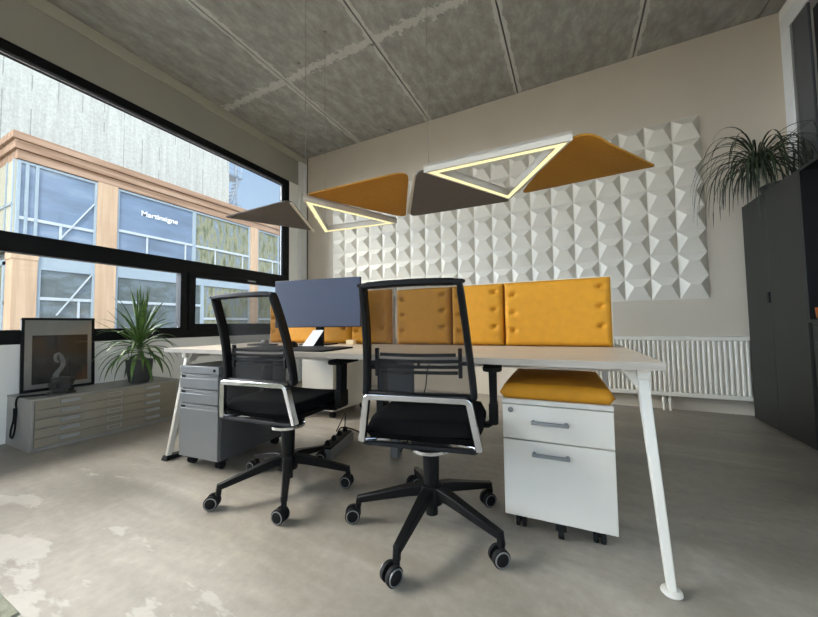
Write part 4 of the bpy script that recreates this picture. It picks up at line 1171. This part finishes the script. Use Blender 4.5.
b = MB(); b.lathe([(.03, 0), (.034, .01), (.02, .03), (.0005, .034)], 16)
tag(b.build('hockey_dish', M['graymetal'], loc=(-2.18, 1.83, TOPZ)), 'small gray round dish left of the monitor', 'dish')
bpy.data.objects['hockey_dish'].name = 'round_dish'
b = MB(); b.box(-.10, .10, -.045, .045, 0, .012); 
tag(b.build('black_notebook', M['black'], loc=(-2.0, 1.66, TOPZ), rz=.1, bevel=.002), 'thin black notebook lying under the monitor by its left end', 'notebook')

# power strip tray on floor
p0, p1 = Vector((-1.47, 1.70)), Vector((-1.57, 2.08))
ang = math.atan2((p1-p0).y, (p1-p0).x)
t = thing('power_strip', 'gray power strip tray on the floor under the desk between the chairs', 'power strip', (p0.x, p0.y, 0), ang)
Lp = (p1-p0).length
b = MB(); b.box(0, Lp, -.05, .05, 0, .07); b.build('tray', M['graymetal'], t, bevel=.004)
b = MB(); b.box(.01, Lp-.01, -.04, .04, .06, .08); lab(b.build('socket_bank', M['black'], t, bevel=.003), 'black socket bank')
for i in range(4):
    b = MB(); x = .06+i*.1; b.lathe([(.018, .08), (.018, .10), (.008, .112)], 12, (x, .005, 0)); lab(b.build('plug', M['black'], t), 'black plug')
b = MB()
b.tube(smooth_curve([(.20, .0, .10), (.22, -.03, .15), (.30, -.12, .10), (.34, -.25, .01), (.40, -.42, .006), (.42, -.60, .006)], 6), .0045, 8)
b.tube(smooth_curve([(.34, .0, .10), (.40, .02, .20), (.50, .10, .10), (.55, .16, .008)], 6), .004, 8)
lab(b.build('power_lead', M['blackrub'], t), 'black lead curling over the floor')

# small mat at lower left
b = MB(); b.hexa([(-.9, -.4, 0), (0, -.4, 0), (0, 0, 0), (-.9, 0, 0), (-.895, -.4, .008), (-.005, -.4, .008), (-.005, -.005, .008), (-.895, -.005, .008)])
tag(b.build('floor_mat', M['matrug'], loc=(-1.556, .412, 0), rz=math.radians(0)), 'gray-green floor mat, only its corner showing at the lower left', 'mat')

# ------------------------------------------------------------------ building across the yard
BX = -14.0; BY = 3.27
t = thing('office_building', 'concrete building with a larch-clad glazed bay across the yard, through the window', 'building', (BX, BY, -.2))
G = -.2
def bb(b, x0, x1, y0, y1, z0, z1): b.box(x0-BX, x1-BX, y0-BY, y1-BY, z0-G, z1-G)
b = MB(); bb(b, -19, -15.6, -.5, 10.82, G, 10.9)
b.build('concrete_wall', M['ext_conc'], t, smooth=0)
b = MB()
for i, (z0, z1, o_) in enumerate(((5.78, 6.04, .0), (6.05, 6.30, .06), (6.31, 6.52, .12))):
    bb(b, -15.6, BX+o_, BY-o_, 18, z0, z1)
b.build('cornice', M['wood_ext'], t, smooth=0, bevel=.01)
b = MB(); bb(b, -15.6, BX-.12, BY+.12, 18, G, 5.78); lab(b.build('bay_core', M['ext_glass3'], t, smooth=0), 'dim interior')
for (y0, y1, z0, z1) in ((5.07, 5.61, G, 5.78), (10.88, 11.32, G, 5.78), (16.4, 16.9, G, 5.78)):
    b = MB(); bb(b, BX-.14, BX, y0, y1, z0, z1); b.build('wood_column', M['wood_extv'], t, smooth=0)
b = MB(); bb(b, -14.55, BX, BY, 3.76, G, 2.90); bb(b, -14.55, BX+.02, BY-.02, 3.77, 2.90, 3.14); b.build('wood_column', M['wood_extv'], t, smooth=0)
# spandrels
for (y0, y1) in ((3.77, 5.07), (5.61, 10.88), (11.32, 16.4)):
    b = MB(); bb(b, BX-.13, BX-.05, y0, y1, 2.72, 3.22); b.build('spandrel', M['ext_frame'], t, smooth=0)
b = MB(); bb(b, BX-.13, BX-.02, BY, 18, 3.14, 3.24); b.build('floor_band', M['ext_frame'], t, smooth=0)
def ext_window(y0, y1, z0, z1, verts, horis, gm):
    b = MB(); fx0, fx1 = BX-.12, BX-.04
    s = .07
    bb(b, fx0, fx1, y0, y1, z1-s, z1); bb(b, fx0, fx1, y0, y1, z0, z0+s)
    for v in [y0, y1-s]+verts: bb(b, fx0, fx1, v, v+s, z0+s, z1-s)
    w = b.build('window', M['ext_frame'], t, smooth=0)
    b = MB(); bb(b, BX-.105, BX-.09, y0+s, y1-s, z0+s, z1-s); b.build('pane', gm, w, smooth=0)
    for h_ in horis:
        b = MB(); bb(b, BX-.085, BX-.045, y0+s, y1-s, h_, h_+.09)
        y = y0+.9
        while y < y1-.3:
            bb(b, BX-.08, BX-.05, y, y+.06, z0+s, h_); y += 1.35
        lab(b.build('rail', M['ext_white'], w, smooth=0), 'white rail')
    return w
ext_window(3.30, 5.07, 3.24, 5.76, [3.46, 3.66], [4.05], M['ext_glass'])
wmid = ext_window(5.61, 8.22, 3.24, 5.76, [], [4.25], M['ext_glass'])
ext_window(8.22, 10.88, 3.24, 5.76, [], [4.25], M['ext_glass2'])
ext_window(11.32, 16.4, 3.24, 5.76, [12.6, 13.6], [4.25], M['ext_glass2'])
wl = ext_window(3.77, 5.07, .3, 2.72, [], [1.75], M['ext_glass3'])
ext_window(5.61, 8.6, .3, 2.72, [8.1], [1.75], M['ext_glass3'])
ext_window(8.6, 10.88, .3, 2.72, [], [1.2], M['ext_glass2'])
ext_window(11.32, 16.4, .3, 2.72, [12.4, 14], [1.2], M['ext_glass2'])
# white diagonal bars standing in for reflections in the panes
for (y0, z0, y1, z1) in ((4.20, 1.3, 5.0, 2.66), (4.05, 3.35, 5.0, 5.0)):
    b = MB(); b.bar([(-.07, y0-BY, z0-G), (-.07, y1-BY, z1-G)], .03, .10, up=(1, 0, 0)); lab(b.build('reflection_bar', M['ext_white'], t), 'white diagonal bar standing in for a reflection')
# side face: cream panels
b = MB(); bb(b, -15.6, BX-.13, BY, BY+.06, 3.2, 5.78); lab(b.build('side_panel', M['ext_cream'], t, smooth=0), 'cream side panel')
b = MB(); 
for x in (-14.75, -14.2): bb(b, x, x+.06, BY-.03, BY, 3.2, 5.78)
bb(b, -15.6, BX-.13, BY-.03, BY, 4.45, 4.52); b.build('side_mullion', M['ext_frame'], t, smooth=0)
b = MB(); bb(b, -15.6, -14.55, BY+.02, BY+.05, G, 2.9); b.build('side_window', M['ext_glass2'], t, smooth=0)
b = MB(); bb(b, -14.70, -14.55, BY-.03, BY+.02, G, 2.85); bb(b, -15.6, -14.55, BY-.03, BY+.02, 2.75, 2.9); bb(b, -15.6, -14.55, BY-.02, BY+.02, 1.6, 1.7); b.build('side_window_frame', M['ext_frame'], t, smooth=0)
# lettering on the glass
cu = bpy.data.curves.new('lettering', 'FONT'); cu.body = 'Martinsigne'; cu.size = .27; cu.offset = .002; cu.extrude = .006; cu.align_x = 'LEFT'
tmp = bpy.data.objects.new('lettering_tmp', cu); COL.objects.link(tmp)
bpy.context.view_layer.update()
dg = bpy.context.evaluated_depsgraph_get()
me = bpy.data.meshes.new_from_object(tmp.evaluated_get(dg)); me.name = 'lettering'
bpy.data.objects.remove(tmp)
lo = bpy.data.objects.new('lettering', me); COL.objects.link(lo)
me.materials.clear(); me.materials.append(M['paper'])
lo.parent = wmid; lo.rotation_euler = (PI/2, 0, PI/2); lo.location = (-.07, 6.33-BY, 5.02-G)
lab(lo, 'white lettering on the glass')

# steel escape stair behind the building corner
t = thing('fire_escape', 'galvanised steel escape stair at the end of the concrete wall, against the sky', 'stair', (-15.9, 10.85, 5.5))
for z in (.9, 3.4):
    b = MB(); b.box(-.8, .0, 0, .95, z, z+.09); b.build('landing', M['steel'], t)
    b = MB()
    for q in (.35, .65, 1.0): b.box(-.03, 0, .0, .95, z+q, z+q+.04)
    for y in (0, .46, .91): b.box(-.03, .0, y, y+.04, z, z+1.0)
    b.build('railing', M['steel'], t)
b = MB()
for i in range(10):
    u = i/10; b.box(-.6, -.1, .05+.8*u, .17+.8*u, .99+2.4*u, 1.03+2.4*u)
b.hexa([(-.1, 0, .9), (-.06, 0, .9), (-.06, .12, .9), (-.1, .12, .9), (-.1, .8, 3.4), (-.06, .8, 3.4), (-.06, .92, 3.4), (-.1, .92, 3.4)])
b.build('flight', M['steel'], t)
b = MB(); b.box(-.08, 0, .60, .68, -5.7, 5.0); b.build('post', M['steel'], t)

# yard
b = MB(); b.box(-40, 30, -30, 50, -.45, -.21)
struct(b.build('ground', M['asphalt'], smooth=0))

# ------------------------------------------------------------------ camera
f_px, yaw, pitch, roll, hc = 328.787, math.radians(26.3133), math.radians(2.7474), math.radians(-.8249), .8773
fwd = Vector((-math.sin(yaw)*math.cos(pitch), math.cos(yaw)*math.cos(pitch), math.sin(pitch)))
right = Vector((math.cos(yaw), math.sin(yaw), 0)); up = right.cross(fwd)
r2 = math.cos(roll)*right+math.sin(roll)*up; u2 = -math.sin(roll)*right+math.cos(roll)*up
cam = bpy.data.cameras.new('camera'); co = bpy.data.objects.new('camera', cam); COL.objects.link(co)
mw_ = Matrix((r2, u2, -fwd)).transposed().to_4x4(); mw_.translation = (0, 0, hc)
co.matrix_world = mw_
cam.sensor_fit = 'HORIZONTAL'; cam.sensor_width = 36; cam.lens = f_px/818*36; cam.clip_start = .02; cam.clip_end = 200
sc.camera = co

# ------------------------------------------------------------------ light
SUN_DIR = Vector((.50, -.80, .85)).normalized()      # towards the sun
sl = bpy.data.lights.new('sun', 'SUN'); sl.energy = 2.3; sl.angle = math.radians(1.5); sl.color = (1, .94, .84)
so = bpy.data.objects.new('sun', sl); COL.objects.link(so); so.rotation_euler = SUN_DIR.to_track_quat('Z', 'Y').to_euler()

w = bpy.data.worlds.new('sky'); sc.world = w; nt = NT(w)
out = nt.add('ShaderNodeOutputWorld'); bg = nt.add('ShaderNodeBackground')
tc = nt.add('ShaderNodeTexCoord'); sep = nt.add('ShaderNodeSeparateXYZ'); nt.link(tc.outputs['Generated'], sep.inputs['Vector'])
grad = ramp(nt, [(0, '#E8F1FA'), (.25, '#BCD8F4'), (1, '#7FB0E4')]); nt.link(sep.outputs['Z'], grad.inputs['Fac'])
cl = nt.add('ShaderNodeTexNoise'); cl.inputs['Scale'].default_value = 2.5; cl.inputs['Detail'].default_value = 7; nt.link(tc.outputs['Generated'], cl.inputs['Vector'])
cr_ = ramp(nt, [(.5, (0, 0, 0, 1)), (.7, (.7, .7, .7, 1))]); nt.link(cl.outputs['Fac'], cr_.inputs['Fac'])
mx = nt.add('ShaderNodeMixRGB'); mx.inputs[2].default_value = (1, 1, 1, 1); nt.link(cr_.outputs['Color'], mx.inputs['Fac']); nt.link(grad.outputs['Color'], mx.inputs[1])
# bright zones added to the sky outside the view, to light the room
dt = nt.add('ShaderNodeVectorMath', operation='DOT_PRODUCT'); dt.inputs[1].default_value = Vector((-.52, -.22, .82)).normalized()
nt.link(tc.outputs['Generated'], dt.inputs[0])
mr = nt.add('ShaderNodeMapRange'); mr.interpolation_type = 'SMOOTHSTEP'
mr.inputs['From Min'].default_value = .66; mr.inputs['From Max'].default_value = .97; mr.inputs['To Min'].default_value = 0; mr.inputs['To Max'].default_value = 1
nt.link(dt.outputs['Value'], mr.inputs['Value'])
dt2 = nt.add('ShaderNodeVectorMath', operation='DOT_PRODUCT'); dt2.inputs[1].default_value = Vector((-.80, -.56, .26)).normalized()
nt.link(tc.outputs['Generated'], dt2.inputs[0])
mrb = nt.add('ShaderNodeMapRange'); mrb.interpolation_type = 'SMOOTHSTEP'
mrb.inputs['From Min'].default_value = .60; mrb.inputs['From Max'].default_value = .95; mrb.inputs['To Min'].default_value = 0; mrb.inputs['To Max'].default_value = 1
nt.link(dt2.outputs['Value'], mrb.inputs['Value'])
sa = nt.add('ShaderNodeMath', operation='MULTIPLY_ADD'); sa.inputs[1].default_value = 15.0; sa.inputs[2].default_value = .62
nt.link(mr.outputs['Result'], sa.inputs[0])
st = nt.add('ShaderNodeMath', operation='MULTIPLY_ADD'); st.inputs[1].default_value = 9.0
nt.link(mrb.outputs['Result'], st.inputs[0])
dt3 = nt.add('ShaderNodeVectorMath', operation='DOT_PRODUCT'); dt3.inputs[1].default_value = Vector((.80, -.42, .34)).normalized()
nt.link(tc.outputs['Generated'], dt3.inputs[0])
mrc = nt.add('ShaderNodeMapRange'); mrc.interpolation_type = 'SMOOTHSTEP'
mrc.inputs['From Min'].default_value = .45; mrc.inputs['From Max'].default_value = .95; mrc.inputs['To Min'].default_value = 0; mrc.inputs['To Max'].default_value = 1
nt.link(dt3.outputs['Value'], mrc.inputs['Value'])
sc_ = nt.add('ShaderNodeMath', operation='MULTIPLY_ADD'); sc_.inputs[1].default_value = 2.1
nt.link(mrc.outputs['Result'], sc_.inputs[0]); nt.link(sa.outputs[0], sc_.inputs[2]); nt.link(sc_.outputs[0], st.inputs[2])
mx2 = nt.add('ShaderNodeMixRGB'); mx2.inputs[2].default_value = srgb('#FFFAF2'); nt.link(mr.outputs['Result'], mx2.inputs['Fac']); nt.link(mx.outputs['Color'], mx2.inputs[1])
nt.link(mx2.outputs['Color'], bg.inputs['Color']); nt.link(st.outputs[0], bg.inputs['Strength']); nt.link(bg.outputs['Background'], out.inputs['Surface'])

def portal(loc, rot, sx, sy):
    l = bpy.data.lights.new('sky_portal', 'AREA'); l.shape = 'RECTANGLE'; l.size = sx; l.size_y = sy
    l.cycles.is_portal = True
    o = bpy.data.objects.new('sky_portal', l); COL.objects.link(o); o.location = loc; o.rotation_euler = rot
# area light -Z points into the room
portal((XL-.12, (YF+WY1)/2, (WZ0+WZ1)/2), (PI/2, 0, -PI/2), WY1-YF, WZ1-WZ0)
portal((XR+.2, (QW0+QW1)/2, (RZ0+QZ1)/2), (PI/2, 0, PI/2), QW1-QW0, QZ1-RZ0)
portal(((FX0+FX1)/2, YF-.2, (FZ0+FZ1)/2), (PI/2, 0, 0), FX1-FX0, FZ1-FZ0)

try:
    sc.cycles.max_bounces = 12; sc.cycles.diffuse_bounces = 7; sc.cycles.transparent_max_bounces = 16
    sc.cycles.use_denoising = True
    sc.cycles.sample_clamp_indirect = 8
except Exception: pass
vs = sc.view_settings
vs.view_transform = 'Standard'; vs.look = 'None'; vs.gamma = 1; vs.use_curve_mapping = False
vs.exposure = 0.78
